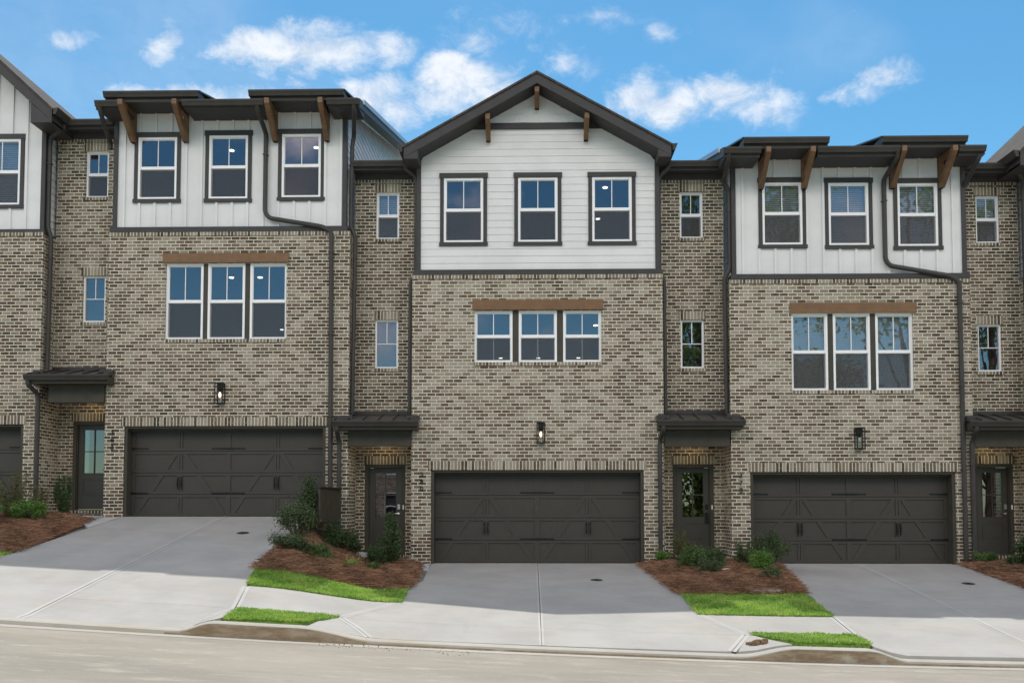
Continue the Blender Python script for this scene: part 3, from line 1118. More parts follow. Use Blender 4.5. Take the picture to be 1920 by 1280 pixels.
def front_door(root, x0, x1, z0, z1, Y, lever='black', hinge_left=True):
    m = MB()
    t = .085
    m.box(x0, x0 + t, Y - .035, Y + .1, z0, z1); m.box(x1 - t, x1, Y - .035, Y + .1, z0, z1)
    m.box(x0 + t, x1 - t, Y - .034, Y + .1, z1 - t, z1)
    m.box(x0 + t, x0 + t + .02, Y + .0, Y + .1, z0, z1 - t); m.box(x1 - t - .02, x1 - t, Y, Y + .1, z0, z1 - t)
    m.box(x0 + t, x1 - t, Y - .02, Y + .12, z0, z0 + .025)
    m.build('door_frame', 'trim_bronze', root)
    a, b, c, d = x0 + t + .022, x1 - t - .022, z0 + .028, z1 - t - .004
    y0, y1 = Y + .045, Y + .09
    w = b - a
    ga, gb = a + .11, b - .11
    gz0, gz1 = c + (d - c) * .42, d - .10
    m = MB()
    m.box(a, ga, y0, y1, c, d); m.box(gb, b, y0, y1, c, d)
    m.box(ga, gb, y0, y1, gz1, d); m.box(ga, gb, y0, y1, c, gz0)
    # glazing bead and muntins
    for bx in ((ga, ga + .018, gz0, gz1), (gb - .018, gb, gz0, gz1), (ga + .018, gb - .018, gz0, gz0 + .018), (ga + .018, gb - .018, gz1 - .018, gz1)):
        m.box(bx[0], bx[1], y0 - .008, y0 + .02, bx[2], bx[3])
    xm, zm = (ga + gb) / 2, (gz0 + gz1) / 2
    m.box(xm - .011, xm + .011, y0 - .002, y0 + .02, gz0 + .018, gz1 - .018)
    m.box(ga + .018, xm - .011, y0 - .001, y0 + .02, zm - .011, zm + .011); m.box(xm + .011, gb - .018, y0 - .001, y0 + .02, zm - .011, zm + .011)
    # raised panel
    pz0, pz1 = c + (d - c) * .17, gz0 - .13
    for bx in ((ga, ga + .02, pz0, pz1), (gb - .02, gb, pz0, pz1), (ga + .02, gb - .02, pz0, pz0 + .02), (ga + .02, gb - .02, pz1 - .02, pz1)):
        m.box(bx[0], bx[1], y0 - .010, y0 - .0005, bx[2], bx[3])
    m.box(ga + .05, gb - .05, y0 - .006, y0 - .0005, pz0 + .05, pz1 - .05)
    dr = m.build('front_door', 'front_door_paint', root)
    q = MB()
    q.box(ga + .01, gb - .01, y0 + .022, y0 + .03, gz0 + .01, gz1 - .01)
    q.build('pane', 'door_glass', dr)
    q = MB()
    q.face([(ga - .1, y0 + .5, gz0 - .3), (gb + .1, y0 + .5, gz0 - .3), (gb + .1, y0 + .5, gz1 + .3), (ga - .1, y0 + .5, gz1 + .3)])
    q.build('hallway', 'interior_dark', dr)
    X = b - .055
    zz = c + .95
    q = MB()
    mt = 'chrome' if lever == 'chrome' else 'black_iron'
    q.tube([(X, y0, zz), (X, y0 - .02, zz)], .03, 12)
    q.tube([(X, y0 - .015, zz), (X, y0 - .055, zz), (X - .09, y0 - .055, zz - .005)], .010, 6)
    q.build('handle', mt, dr)
    q = MB()
    q.box(X - .032, X + .032, y0 - .022, y0 - .001, zz + .10, zz + .22)
    q.build('lock', mt, dr)
    if lever == 'lockbox':
        q = MB()
        q.box(X - .035, X + .035, y0 - .085, y0 - .03, zz - .20, zz - .06)
        q.tube([(X - .02, y0 - .055, zz - .06), (X - .02, y0 - .055, zz + .02), (X + .02, y0 - .055, zz + .02), (X + .02, y0 - .055, zz - .06)], .006, 6)
        q.build('lock_box', 'black_iron', dr)
    q = MB()
    q.box(x1 - .06, x1 - .03, Y - .046, Y - .036, zz + .10, zz + .20)
    q.build('doorbell', 'white_paper', root)


def lantern(root, x, z, lit=True):
    m = MB()
    w = .085; h0, h1 = z - .25, z + .25
    yb = -.19
    # back plate and arm
    m.box(x - .055, x + .055, -.022, -.001, h1 - .20, h1 - .0)
    m.box(x - .028, x + .028, -.10, -.022, h1 - .085, h1 - .045)
    m.box(x - .05, x + .05, yb + .055, yb + .155, h1 - .15, h1 - .03)
    b = .009
    for sx in (-1, 1):
        for yy in (yb, yb + .17):
            m.box(x + sx * w - b, x + sx * w + b, yy - b + .009, yy + b + .009, h0 + .018, h1 - .032)
    for zz in (h0, h1 - .032):
        m.box(x - w - b, x + w + b, yb - .0, yb + .018, zz, zz + .018); m.box(x - w - b, x + w + b, yb + .17, yb + .188, zz, zz + .018)
        for sx in (-1, 1):
            m.box(x + sx * w - b, x + sx * w + b, yb + .018, yb + .17, zz, zz + .018)
    m.box(x - w + b, x + w - b, yb + .0195, yb + .1685, h0 + .002, h0 + .014)
    m.tube([(x, yb + .105, h1 - .23), (x, yb + .105, h1 - .15)], [.03, .048], 12)
    lt = m.build('lantern', 'black_iron', root, label=('lit' if lit else 'unlit') + ' black open-frame wall lantern')
    g = MB()
    g.tube([(x, yb + .105, h0 + .02), (x, yb + .105, h1 - .235)], .052, 16, cap=False)
    g.build('lamp_glass', 'lamp_glass', lt, smooth_=True)
    g = MB()
    g.tube([(x, yb + .105, h1 - .23), (x, yb + .105, h1 - .26), (x, yb + .105, h1 - .29), (x, yb + .105, h1 - .33), (x, yb + .105, h1 - .345)], [.012, .02, .028, .022, .008], 10)
    g.build('bulb', 'bulb_lit' if lit else 'bulb_off', lt, smooth_=True)


def number(root, txt, x, z, Y=-.0):
    cu = bpy.data.curves.new('digits', 'FONT')
    cu.size = .155
    cu.extrude = .008
    cu.align_x = 'CENTER'
    cu.body = '\n'.join(txt)
    cu.space_line = 1.05
    ob = bpy.data.objects.new('digits', cu)
    S.collection.objects.link(ob)
    bpy.context.view_layer.update()
    me = bpy.data.meshes.new_from_object(ob.evaluated_get(bpy.context.evaluated_depsgraph_get()))
    bpy.data.objects.remove(ob)
    M = Matrix.Translation(Vector((x, Y - .014, z)) - Vector(root['_o'])) @ Matrix.Rotation(rad(90), 4, 'X')
    me.transform(M)
    me.materials.clear()
    me.materials.append(MATS['black_iron'])
    o = bpy.data.objects.new('house_number', me)
    S.collection.objects.link(o)
    o.parent = root
    o['_o'] = root['_o']


def awning(root, x0, x1, xw0, xw1, ze, zh0, hx0, hx1):
    """entry roof; ze gutter top, x0..x1 eave, xw0..xw1 wall recess, header hx0..hx1 from zh0 up"""
    m = MB()
    yt, ye = .55, -.36
    zt, zs = ze + .23, ze - .0
    zz = lambda y: zs + (zt - zs) * (y - ye) / (yt - ye)
    m.prism_yz([(ye, zz(ye) - .03), (0, zz(0) - .03), (0, zz(0)), (ye, zz(ye))], x0, x1)
    m.prism_yz([(0, zz(0) - .03), (yt, zz(yt) - .03), (yt, zz(yt)), (0, zz(0))], xw0 + .003, xw1 - .003)
    rf = m.build('entry_roof', 'metal_roof', root)
    m = MB()
    n = max(3, round((xw1 - xw0) / .38))
    for i in range(n + 1):
        x = xw0 + .03 + (xw1 - xw0 - .06) * i / n
        m.prism_yz([(ye + .01, zz(ye + .01)), (yt - .03, zz(yt - .03)), (yt - .03, zz(yt - .03) + .035), (ye + .01, zz(ye + .01) + .035)], x - .012, x + .012)
    for x in (x0 + .012, x1 - .012):
        m.prism_yz([(ye + .01, zz(ye + .01)), (-.003, zz(0)), (-.003, zz(0) + .035), (ye + .01, zz(ye + .01) + .035)], x - .012, x + .012)
    m.box(x0 + .03, xw0 + .10, -.10, -.003, zz(-.1) + .0, zz(0) + .055)
    m.box(xw1 - .10, x1 - .03, -.10, -.003, zz(-.1) + .0, zz(0) + .055)
    m.box(xw0 + .004, xw1 - .004, yt - .06, yt - .003, zz(yt) - .01, zz(yt) + .075)
    m.build('seam', 'metal_charcoal', rf)
    # soffit box and fascia
    m = MB()
    m.box(x0 + .03, x1 - .03, ye + .02, -.003, ze - .20, ze - .125)
    m.box(x0 + .03, x1 - .03, ye + .02, ye + .05, ze - .125, ze - .03)
    m.box(x0 + .03, x0 + .06, ye + .05, -.003, ze - .125, ze - .03); m.box(x1 - .06, x1 - .03, ye + .05, -.003, ze - .125, ze - .03)
    m.build('fascia', 'trim_bronze', rf)
    gutter_run(rf, x0, x1, ye - .10, ze, 'metal_charcoal')
    m = MB()
    m.box(hx0, hx1, -.055, .12, zh0, ze - .202)
    m.box(hx0, hx1, .121, .89, zh0 + .10, zh0 + .13)
    m.build('header_board', 'trim_bronze', root)
    m = MB()
    m.tube([((hx0 + hx1) / 2, .5, zh0 + .098), ((hx0 + hx1) / 2, .5, zh0 + .075)], .075, 16)
    m.build('porch_light', 'porch_lit', root)


def room(root, x0, x1, z0, z1, lights=(), y0=.13, y1=4.5, mat='interior'):
    m = MB()
    m.face([(x0, y1, z0), (x1, y1, z0), (x1, y1, z1), (x0, y1, z1)])
    m.face([(x0, y0, z0), (x0, y1, z0), (x0, y1, z1), (x0, y0, z1)])
    m.face([(x1, y1, z0), (x1, y0, z0), (x1, y0, z1), (x1, y1, z1)])
    m.face([(x0, y0, z1), (x0, y1, z1), (x1, y1, z1), (x1, y0, z1)])
    m.face([(x0, y0, z0), (x1, y0, z0), (x1, y1, z0), (x0, y1, z0)])
    m.face([(x0, y0, z0), (x0, y0, z1), (x1, y0, z1), (x1, y0, z0)]) if False else None
    r = m.build('room', mat, root)
    for (x, y) in lights:
        q = MB()
        q.disc((x, y, z1 - .02), .06, .015)
        q.build('ceiling_light', 'downlight_lit', r)


def bay(root, xa, xb, zb, z1, wins, fl, mats, roofto=9.5, top=None):
    """recessed brick bay between the masses: wall at y .55 above zb, eave at z1"""
    bm, sm_ = mats
    m = MB()
    holes = []
    for (xc, a, b, w) in wins: holes.append((xc - w / 2, xc + w / 2, a, b))
    wall(m, xa, xb, zb - .25, z1, .55, holes, .10)
    m.build('brick_wall', bm, root)
    for i, (xc, a, b, w) in enumerate(wins):
        window(root, xc, a, b, .60, w, 'hung' if i == 0 else 'fixed', blind=(fl in ('fr', 'm') and i == 0))
        m = MB(); m.box(xc - w / 2 - .04, xc + w / 2 + .04, .538, .549, b, b + .20); m.build('soldier_course', sm_, root)
        m = MB(); m.box(xc - w / 2 - .04, xc + w / 2 + .04, .525, .649, a - .075, a - .002); m.build('brick_sill', sm_, root)
    m = MB(); m.box(xa + .002, xb - .002, .538, .549, z1 - .19, z1 - .09); m.build('soldier_course', sm_, root)
    m = MB()
    m.face([(xa, .95, zb), (xb, .95, zb), (xb, .95, z1), (xa, .95, z1)])
    m.build('room', 'interior_dark', root)
    # eave
    m = MB()
    m.box(xa + .004, xb - .004, .20, .95, z1 + .0, z1 + .02)
    m.box(xa + .004, xb - .004, .17, .20, z1 - .02, z1 + .17)
    m.box(xa + .004, xb - .004, .49, .548, z1 - .12, z1 - .001)
    m.build('fascia', 'trim_charcoal', root)
    gutter_run(root, xa + .01, xb - .01, .05, z1 + .17)
    m = MB()
    s = .27
    m.prism_yz([(.10, z1 + .14), (9, z1 + .14 + s * 8.9), (9, z1 + .19 + s * 8.9), (.10, z1 + .19)], xa + .006, xb - .006)
    m.build('bay_roof', 'shingle', root)


def entry(root, xa, xb, zfl, ztop, dx0, dx1, mats, lever):
    bm, sm_ = mats
    m = MB()
    h = (dx0, dx1, zfl + .14, zfl + .14 + 2.15)
    hh = (max(dx0, xa + .001), min(dx1, xb - .001), h[2], h[3])
    wall(m, xa, xb, zfl - .3, ztop, .9, [hh], .06)
    m.build('entry_wall', bm, root)
    front_door(root, hh[0], hh[1], h[2], h[3], .93, lever)
    m = MB(); m.box(hh[0] - .04, min(hh[1] + .04, xb - .002), .888, .899, h[3], h[3] + .20); m.build('soldier_course', sm_, root)
    m = MB(); m.box(hh[0] - .0, hh[1] + .0, .86, .96, h[2] - .07, h[2] - .002); m.build('brick_sill', sm_, root)


def mass_brick(root, x0, x1, zfl, ztop, gar, tri, mats, numpos=None, hole_w=None):
    bm, sm_ = mats
    g0, g1, gz = gar
    m = MB()
    holes = [(g0, g1, zfl - 3, gz)] + ([(tri[0], tri[1], tri[2], tri[3])] if tri else [])
    m2 = [(g0, g1, zfl - .6, gz)] + holes[1:]
    wall(m, x0, x1, zfl - .6, ztop, 0, m2, .10)
    side(m, x0, 0, 1.0, zfl - 2.2, ztop, -1)
    side(m, x1, 0, 1.0, zfl - 2.2, ztop, 1)
    wall(m, x0, g0, zfl - 2.2, zfl - .6, 0)
    wall(m, g1, x1, zfl - 2.2, zfl - .6, 0)
    m.face([(x0, 0, ztop), (x1, 0, ztop), (x1, .3, ztop), (x0, .3, ztop)])
    m.build('brick_wall', bm, root)
    m = MB(); m.box(g0 - .06, g1 + .06, -.010, -.001, gz, gz + .205); m.build('soldier_course', sm_, root)
    m = MB(); m.box(x0 - .006, x1 + .006, -.020, .02, ztop - .085, ztop + .004); m.build('brick_cap', sm_, root)
    garage(root, g0, g1, zfl, gz)
    if tri:
        m = MB(); m.box(tri[0] - .0, tri[1] + .0, -.022, .09, tri[2] - .078, tri[2] - .001); m.build('brick_sill', sm_, root)


def triple(root, xs, w, z0, z1, beam, blind=False, split=False):
    for x in xs: window(root, x, z0, z1, .055, w, blind=blind, split_low=split)
    m = MB()
    for a, b in zip(xs, xs[1:]):
        m.box(a + w / 2 + .002, b - w / 2 - .002, .05, .14, z0, z1)
    m.build('mullion', 'trim_bronze', root)
    m = MB()
    m.box(beam[0], beam[1], -.045, .05, beam[2], beam[3])
    m.box(xs[0] - w / 2, xs[-1] + w / 2, .05, .10, z1, beam[2] + .03) if beam[2] > z1 else None
    m.build('header_beam', 'wood_header', root)


def siding_trim(root, x0, x1, z0, z1, bw=.10, mat='trim_charcoal'):
    m = MB()
    Y = .07
    m.box(x0 - .10, x1 + .10, Y - .085, Y + .3, z0 - .118, z0)            # band at the foot
    m.box(x0 - .065, x0 + .035, Y - .035, Y + .10, z0, z1); m.box(x1 - .035, x1 + .065, Y - .035, Y + .10, z0, z1)
    m.build('corner_trim', mat, root)


def shed_house(root, x0, x1, z0, zlo, zhi, slope, battens, wins, raised, lows, brks, gut_y, gz_hi, gz_lo, blind):
    """board-and-batten storey under a shed roof with two raised dormer roofs"""
    Y = .07
    m = MB()
    holes = [(xc - .46, xc + .46, a, b) for (xc, a, b) in wins]
    cuts = sorted([x0, x1] + [c for r in raised for c in (r[2], r[3])])
    wall(m, x0, x1, z0, zlo, Y, holes, .05)
    for r in raised: wall(m, r[2], r[3], zlo, zhi, Y)
    for x in battens:
        top = zhi if any(r[2] < x < r[3] for r in raised) else zlo
        segs = [(z0, top)]
        for (xc, a, b) in wins:
            if abs(x - xc) < .56: segs = [(z0, a - .08), (b + .11, top)]
        for (a, b) in segs: m.box(x - .028, x + .028, Y - .032, Y - .0005, a, b)
    m.build('batten_siding', 'siding_white', root)
    for f, x in ((-1, x0), (1, x1)):
        m = MB()
        lap_side(m, x, Y + .1, 10.9, z0, gz_lo + .12, slope, .165, f)
        m.build('lap_siding', 'siding_white', root)
    siding_trim(root, x0, x1, z0, zlo)
    for (xc, a, b) in wins:
        window(root, xc, a, b, Y - .015, .92, blind=blind)
        trim_window(root, xc, a, b, .92, Y)
    # eaves: low and raised
    yg = gut_y
    r_ = MB(); so = MB()
    def eave(xa, xb, zs, zgut):
        so.box(xa, xb, yg + .12, Y + .02, zs, zs + .02)
        so.box(xa, xb, yg + .121, yg + .15, zs + .02, zgut - .0)
        so.box(xa, xa + .025, yg + .15, Y + .0, zs + .02, zgut + .03); so.box(xb - .025, xb, yg + .15, Y + .0, zs + .02, zgut + .03)
        gutter_run(root, xa - .01, xb + .01, yg, zgut)
    for (xa, xb) in lows:
        eave(xa, xb, zlo, gz_lo)
    for (xa, xb, *_r) in raised:
        eave(xa, xb, zhi, gz_hi)
        r_.prism_yz([(yg + .10, gz_hi + .0), (11, gz_hi + slope * 11.5), (11, gz_hi + .05 + slope * 11.5), (yg + .08, gz_hi + .03)], xa - .03, xb + .03)
    so.build('soffit', 'trim_charcoal', root)
    xa, xb = min(l[0] for l in lows), max(l[1] for l in lows)
    r_.prism_yz([(yg + .10, gz_lo - .01), (11, gz_lo - .01 + slope * 11.5), (11, gz_lo + .04 + slope * 11.5), (yg + .08, gz_lo + .03)], xa, xb)
    r_.build('roof', 'metal_roof', root)
    m = MB()     # rake boards
    for x in (xa - .03, xb):
        m = MB()
        m.prism_yz([(yg + .14, gz_lo - .17), (11, gz_lo - .17 + slope * 11.5), (11, gz_lo + .055 + slope * 11.5), (yg + .14, gz_lo + .045)], x, x + .03)
        m.build('rake_board', 'metal_charcoal', root)
    for x in (xa - .07, xb + .03):     # pale metal edge over the rake
        m = MB()
        m.prism_yz([(yg + .5, gz_lo - .03 + slope * .36), (11, gz_lo - .03 + slope * 11.5), (11, gz_lo + .10 + slope * 11.5), (yg + .5, gz_lo + .08 + slope * .36)], x, x + .04)
        m.build('rake_flashing', 'flashing', root)
    for x in brks: bracket(root, x, Y - .002, zhi - .005, brks_z(zhi), .82)


def brks_z(z): return z - .72


def gable_roof(root, xc, zpk, pitch, hw, y0, y1, xw0, xw1, zw_top=None):
    """roof slabs, rake fascia, soffit; zpk top of the ridge"""
    t = .05
    zt = lambda x, o=0: zpk - pitch * abs(x - xc) - o
    m = MB()
    for s in (-1, 1):
        xe = xc + s * (hw + .03)
        p = [(xc, zt(xc)), (xc, zt(xc, t)), (xe, zt(xe, t)), (xe, zt(xe))]
        if s > 0: p = [(xc, zt(xc, t)), (xe, zt(xe, t)), (xe, zt(xe)), (xc, zt(xc))]
        m.prism_xz(p, y0 - .03, y1)
    m.build('roof', 'shingle', root)
    F_ = .20 * math.sqrt(1 + pitch * pitch)
    for s in (-1, 1):
        m = MB()
        xe = xc + s * hw
        p = [(xc, zt(xc, t)), (xc, zt(xc, t + F_)), (xe, zt(xe, t + F_)), (xe, zt(xe, t))]
        if s > 0: p = [(xc, zt(xc, t + F_)), (xe, zt(xe, t + F_)), (xe, zt(xe, t)), (xc, zt(xc, t))]
        m.prism_xz(p, y0, y0 + .03)
        m.build('rake_board', 'trim_charcoal', root)
    m = MB()
    for s in (-1, 1):
        xe = xc + s * (hw - .002)
        o1, o2 = t + F_ - .03, t + F_ - .002
        p = [(xc, zt(xc, o1)), (xc, zt(xc, o2)), (xe, zt(xe, o2)), (xe, zt(xe, o1))]
        if s > 0: p = [(xc, zt(xc, o2)), (xe, zt(xe, o2)), (xe, zt(xe, o1)), (xc, zt(xc, o1))]
        m.prism_xz(p, y0 + .031, .08)
        m.box(min(xe, xe - s * .025), max(xe, xe - s * .025), y0 + .032, y1 - .2, zt(xe, t + F_ + .02), zt(xe, t + .004))     # eave fascia
        # boxed eave return
        xw = xw0 if s < 0 else xw1
        zb = zt(xc + s * hw, t + F_) - .03
        p = [(xe, zb), (xw - s * .02, zb), (xw - s * .02, zt(xw, t + F_)), (xe, zt(xe, t + F_ - .0))]
        if s > 0: p = [(xw - s * .02, zb), (xe, zb), (xe, zt(xe, t + F_)), (xw - s * .02, zt(xw, t + F_))]
        m.prism_xz(p, y0 + .004, y1 - .2)
    m.build('soffit', 'trim_charcoal', root)
    for s in (-1, 1):     # eave gutters along the sides, seen end-on
        m = MB()
        xe = xc + s * (hw + .03); ze = zt(xe)
        p = [(xe, ze + .01), (xe, ze - .13), (xe + s * .06, ze - .13), (xe + s * .12, ze + .02)]
        if s < 0: p = p[::-1]
        p = [p[0], p[1], p[2], p[3]]
        m.prism_xz(p if s > 0 else p, y0 + .0, y1 - .3)
        m.build('gutter', 'metal_charcoal', root)


G_TAN = ('brick_tan', 'soldier_tan'); G_PALE = ('brick_pale', 'soldier_pale'); G_GREY = ('brick_grey', 'soldier_pale')
ROW = 'brick townhouses in one terrace'

# ------------------------------------------------------------------ left townhouse
def house_left():
    r = empty('townhouse', (-7.0, 0, -.22), 'tan brick townhouse with four timber brackets over white battens, left of the central gable', 'townhouse', ROW)
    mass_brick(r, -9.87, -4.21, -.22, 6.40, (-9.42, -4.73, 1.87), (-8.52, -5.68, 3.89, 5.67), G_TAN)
    triple(r, (-8.08, -7.10, -6.11), .87, 3.89, 5.67, (-8.58, -5.63, 5.68, 5.895))
    wins = [(-8.78, 7.21, 8.69), (-7.10, 7.21, 8.72), (-5.38, 7.23, 8.74)]
    bt = [-9.56 + .365 * i for i in range(15)]
    shed_house(r, -9.75, -4.37, 6.53, 9.08, 9.26, .27, bt, wins, [(-9.73, -7.58, -9.45, -7.95), (-6.40, -4.25, -6.10, -4.62)],
               [(-9.92, -9.32), (-7.92, -6.08), (-4.62, -3.92)], (-9.34, -8.10, -5.99, -4.77), -.75, 9.445, 9.235, False)
    lantern(r, -7.17, 2.62)
    number(r, '382', -9.69, 1.66)
    room(r, -9.6, -4.5, 6.9, 9.0, [(-7.56, 1.65), (-5.38, 1.5)])
    room(r, -9.6, -4.5, 3.5, 6.05, [(-7.9, 2.8), (-7.14, 2.8), (-8.5, 9.9)], y1=11)
    # its entry bay
    bay(r, -11.42, -9.87, 3.2, 8.98, [(-10.45, 7.44, 8.57, .55), (-10.46, 4.41, 5.53, .55)], 'l', G_TAN)
    entry(r, -11.42, -9.87, -.22, 2.95, -11.06, -10.08, G_TAN, 'black')
    awning(r, -11.57, -9.64, -11.40, -9.88, 3.02, 2.42, -11.18, -9.88)
    # downspouts
    downspout(r, [(-6.22, -.68, 9.12), (-6.22, -.60, 9.0), (-6.20, -.02, 8.72), (-6.20, -.02, 6.86), (-6.10, -.02, 6.72), (-4.85, -.06, 6.50), (-4.63, -.06, 6.38), (-4.60, -.06, -.55)])
    downspout(r, [(-4.02, -.66, 9.16), (-4.02, -.60, 9.0), (-4.16, .12, 8.7), (-4.20, .14, 8.5), (-4.22, .14, 6.55), (-4.11, .14, 6.30), (-4.15, .14, 2.15)])
    downspout(r, [(-9.84, -.68, 9.12), (-9.84, -.60, 9.0), (-9.90, -.2, 8.75), (-9.95, .15, 8.6), (-9.95, .15, 8.45)])
    downspout(r, [(-11.50, -.36, 2.90), (-11.50, -.36, 2.80), (-11.42, -.10, 2.62), (-11.42, -.06, 2.5), (-11.42, -.06, -.18), (-11.40, -.2, -.25)])


def house_mid():
    r = empty('townhouse', (.13, 0, -1.29), 'pale brick townhouse in the middle with the wide white lap-sided front gable', 'townhouse', ROW)
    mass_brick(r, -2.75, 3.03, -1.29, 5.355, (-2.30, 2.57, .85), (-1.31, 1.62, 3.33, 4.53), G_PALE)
    triple(r, (-.87, .155, 1.18), .88, 3.33, 4.53, (-1.35, 1.66, 4.54, 4.77), split=True)
    x0, x1, z0, Y = -2.60, 2.91, 5.485, .07
    xc = .13
    p = .56
    ztop = 9.66
    xl = lambda z: xc - (ztop - z) / p; xr = lambda z: xc + (ztop - z) / p
    ws = (-1.57, .16, 1.88)
    holes = [(w - .46, w + .46, 6.14, 7.66) for w in ws]
    m = MB()
    lap_front(m, x0, x1, z0, Y, .168, xl, xr, 8.84, holes)
    m.build('lap_siding', 'siding_white', r)
    for f, x in ((-1, x0), (1, x1)):
        m = MB()
        z = z0
        while z < 8.1:
            q = [(x + f * .016, Y, z), (x + f * .016, 1.2, z), (x, 1.2, min(8.1, z + .168)), (x, Y, min(8.1, z + .168))]
            m.face(q if f > 0 else q[::-1]); z += .168
        m.build('lap_siding', 'siding_white', r)
    # shakes in the peak
    m = MB()
    rnd = random.Random(5)
    z = 8.96
    k = 0
    while z < ztop:
        h = .19
        x = xl(z) - rnd.random() * .1
        while x < xr(z):
            w = rnd.choice((.14, .17, .2, .13))
            a, b = max(x, xl(z)), min(x + w - .006, xr(z))
            if b - a > .02:
                zz = z + rnd.uniform(-.012, .012)
                top = [(a, max(z + .01, min(z + h, ztop - p * abs(a - xc)))), (b, max(z + .01, min(z + h, ztop - p * abs(b - xc))))]
                th = rnd.uniform(.010, .016)
                m.prism_xz([(a, zz), (b, zz), top[1], top[0]], Y - th, Y)
            x += w
        z += h; k += 1
    m.prism_xz([(xl(8.9), 8.9), (xr(8.9), 8.9), (xc, ztop)], Y + .0005, Y + .05)
    m.build('shake_siding', 'siding_white', r)
    m = MB()
    m.box(xl(8.80) + .02, xr(8.80) - .02, Y - .045, Y + .02, 8.81, 8.95)
    m.build('gable_band', 'trim_charcoal', r)
    siding_trim(r, x0, x1, z0, 8.12)
    for w in ws:
        window(r, w, 6.14, 7.66, Y - .015, .92)
        trim_window(r, w, 6.14, 7.66, .92, Y)
    gable_roof(r, .14, 9.93, .56, 3.04, -.5, 6.0, x0, x1)
    for (x, zt_, zb) in ((.14, 9.60, 9.26), (-.99, 8.98, 8.50), (1.28, 8.98, 8.50)):
        bracket(r, x, Y - .01, zt_, zb, .50, .095)
    lantern(r, .22, 1.70)
    number(r, '380', -2.51, .70)
    room(r, -2.4, 2.75, 5.8, 8.0, [(1.86, 1.7), (1.86, 4.2)], y1=5.5)
    room(r, -2.5, 2.8, 2.9, 4.9, [(-1.0, 9), (.24, 9), (1.55, 9), (1.74, 3.6)], y1=11)
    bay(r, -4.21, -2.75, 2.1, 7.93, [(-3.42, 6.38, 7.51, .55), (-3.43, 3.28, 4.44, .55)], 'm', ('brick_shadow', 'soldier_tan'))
    entry(r, -4.21, -2.75, -1.27, 1.85, -3.98, -3.01, ('brick_tan', 'soldier_tan'), 'chrome')
    awning(r, -4.50, -2.55, -4.20, -2.76, 1.95, 1.40, -4.20, -2.76)
    downspout(r, [(-2.93, .02, 8.00), (-2.93, .10, 7.90), (-2.70, .16, 7.74), (-2.68, .16, 7.6), (-2.68, .16, 5.45), (-2.80, .14, 5.25), (-2.81, .14, 2.18)])
    downspout(r, [(3.24, .02, 8.00), (3.22, .08, 7.90), (3.00, .16, 7.70), (2.97, .16, 7.6), (2.97, .16, 5.5), (3.08, .14, 5.25), (3.09, .14, 2.18)])
    downspout(r, [(-4.40, -.36, 1.83), (-4.40, -.36, 1.74), (-4.42, -.12, 1.56), (-4.40, -.06, 1.45), (-4.40, -.06, -1.1)])


def house_right():
    r = empty('townhouse', (7.3, 0, -1.29), 'grey brick townhouse with four timber brackets over white battens, right of the central gable', 'townhouse', ROW)
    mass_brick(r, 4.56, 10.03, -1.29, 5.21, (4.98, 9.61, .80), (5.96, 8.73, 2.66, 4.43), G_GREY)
    triple(r, (6.38, 7.345, 8.31), .84, 2.66, 4.43, (5.93, 8.80, 4.44, 4.665), blind=True)
    wins = [(5.81, 6.04, 7.50), (7.33, 6.02, 7.48), (8.91, 5.99, 7.46)]
    bt = [4.90 + .37 * i for i in range(14)]
    shed_house(r, 4.70, 9.94, 5.345, 7.84, 8.04, .27, bt, wins, [(4.78, 6.66, 5.15, 6.45), (7.86, 9.72, 8.17, 9.55)],
               [(4.36, 5.14), (6.42, 8.22), (9.55, 10.12)], (5.31, 6.30, 8.32, 9.44), -.75, 8.255, 8.035, True)
    lantern(r, 7.44, 1.56, False)
    number(r, '378', 4.77, .66)
    room(r, 4.8, 9.85, 5.8, 7.8)
    room(r, 4.75, 9.85, 2.4, 4.8)
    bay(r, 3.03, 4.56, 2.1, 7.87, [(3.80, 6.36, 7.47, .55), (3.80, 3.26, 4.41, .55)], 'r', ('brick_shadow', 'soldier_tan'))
    entry(r, 3.03, 4.56, -1.27, 1.85, 3.36, 4.33, ('brick_tan', 'soldier_tan'), 'lockbox')
    awning(r, 2.84, 4.80, 3.04, 4.55, 1.95, 1.38, 3.04, 4.52)
    downspout(r, [(4.44, -.66, 7.92), (4.44, -.6, 7.8), (4.46, .05, 7.5), (4.60, .12, 7.35), (4.60, .12, 5.5), (4.48, .12, 5.3), (4.50, .14, 2.15)])
    downspout(r, [(8.20, -.68, 7.92), (8.20, -.6, 7.80), (8.12, -.02, 7.52), (8.12, -.02, 5.66), (8.22, -.02, 5.52), (9.55, -.06, 5.27), (9.77, -.06, 5.14), (9.78, -.06, -1.25)])
    downspout(r, [(10.02, -.66, 7.86), (10.0, -.6, 7.75), (10.0, 0, 7.45), (9.98, .14, 7.3), (9.98, .14, 7.15)])
    downspout(r, [(2.97, -.36, 1.83), (2.97, -.36, 1.74), (2.94, -.12, 1.56), (2.93, -.06, 1.45), (2.93, -.06, -1.25), (2.90, -.2, -1.28)])


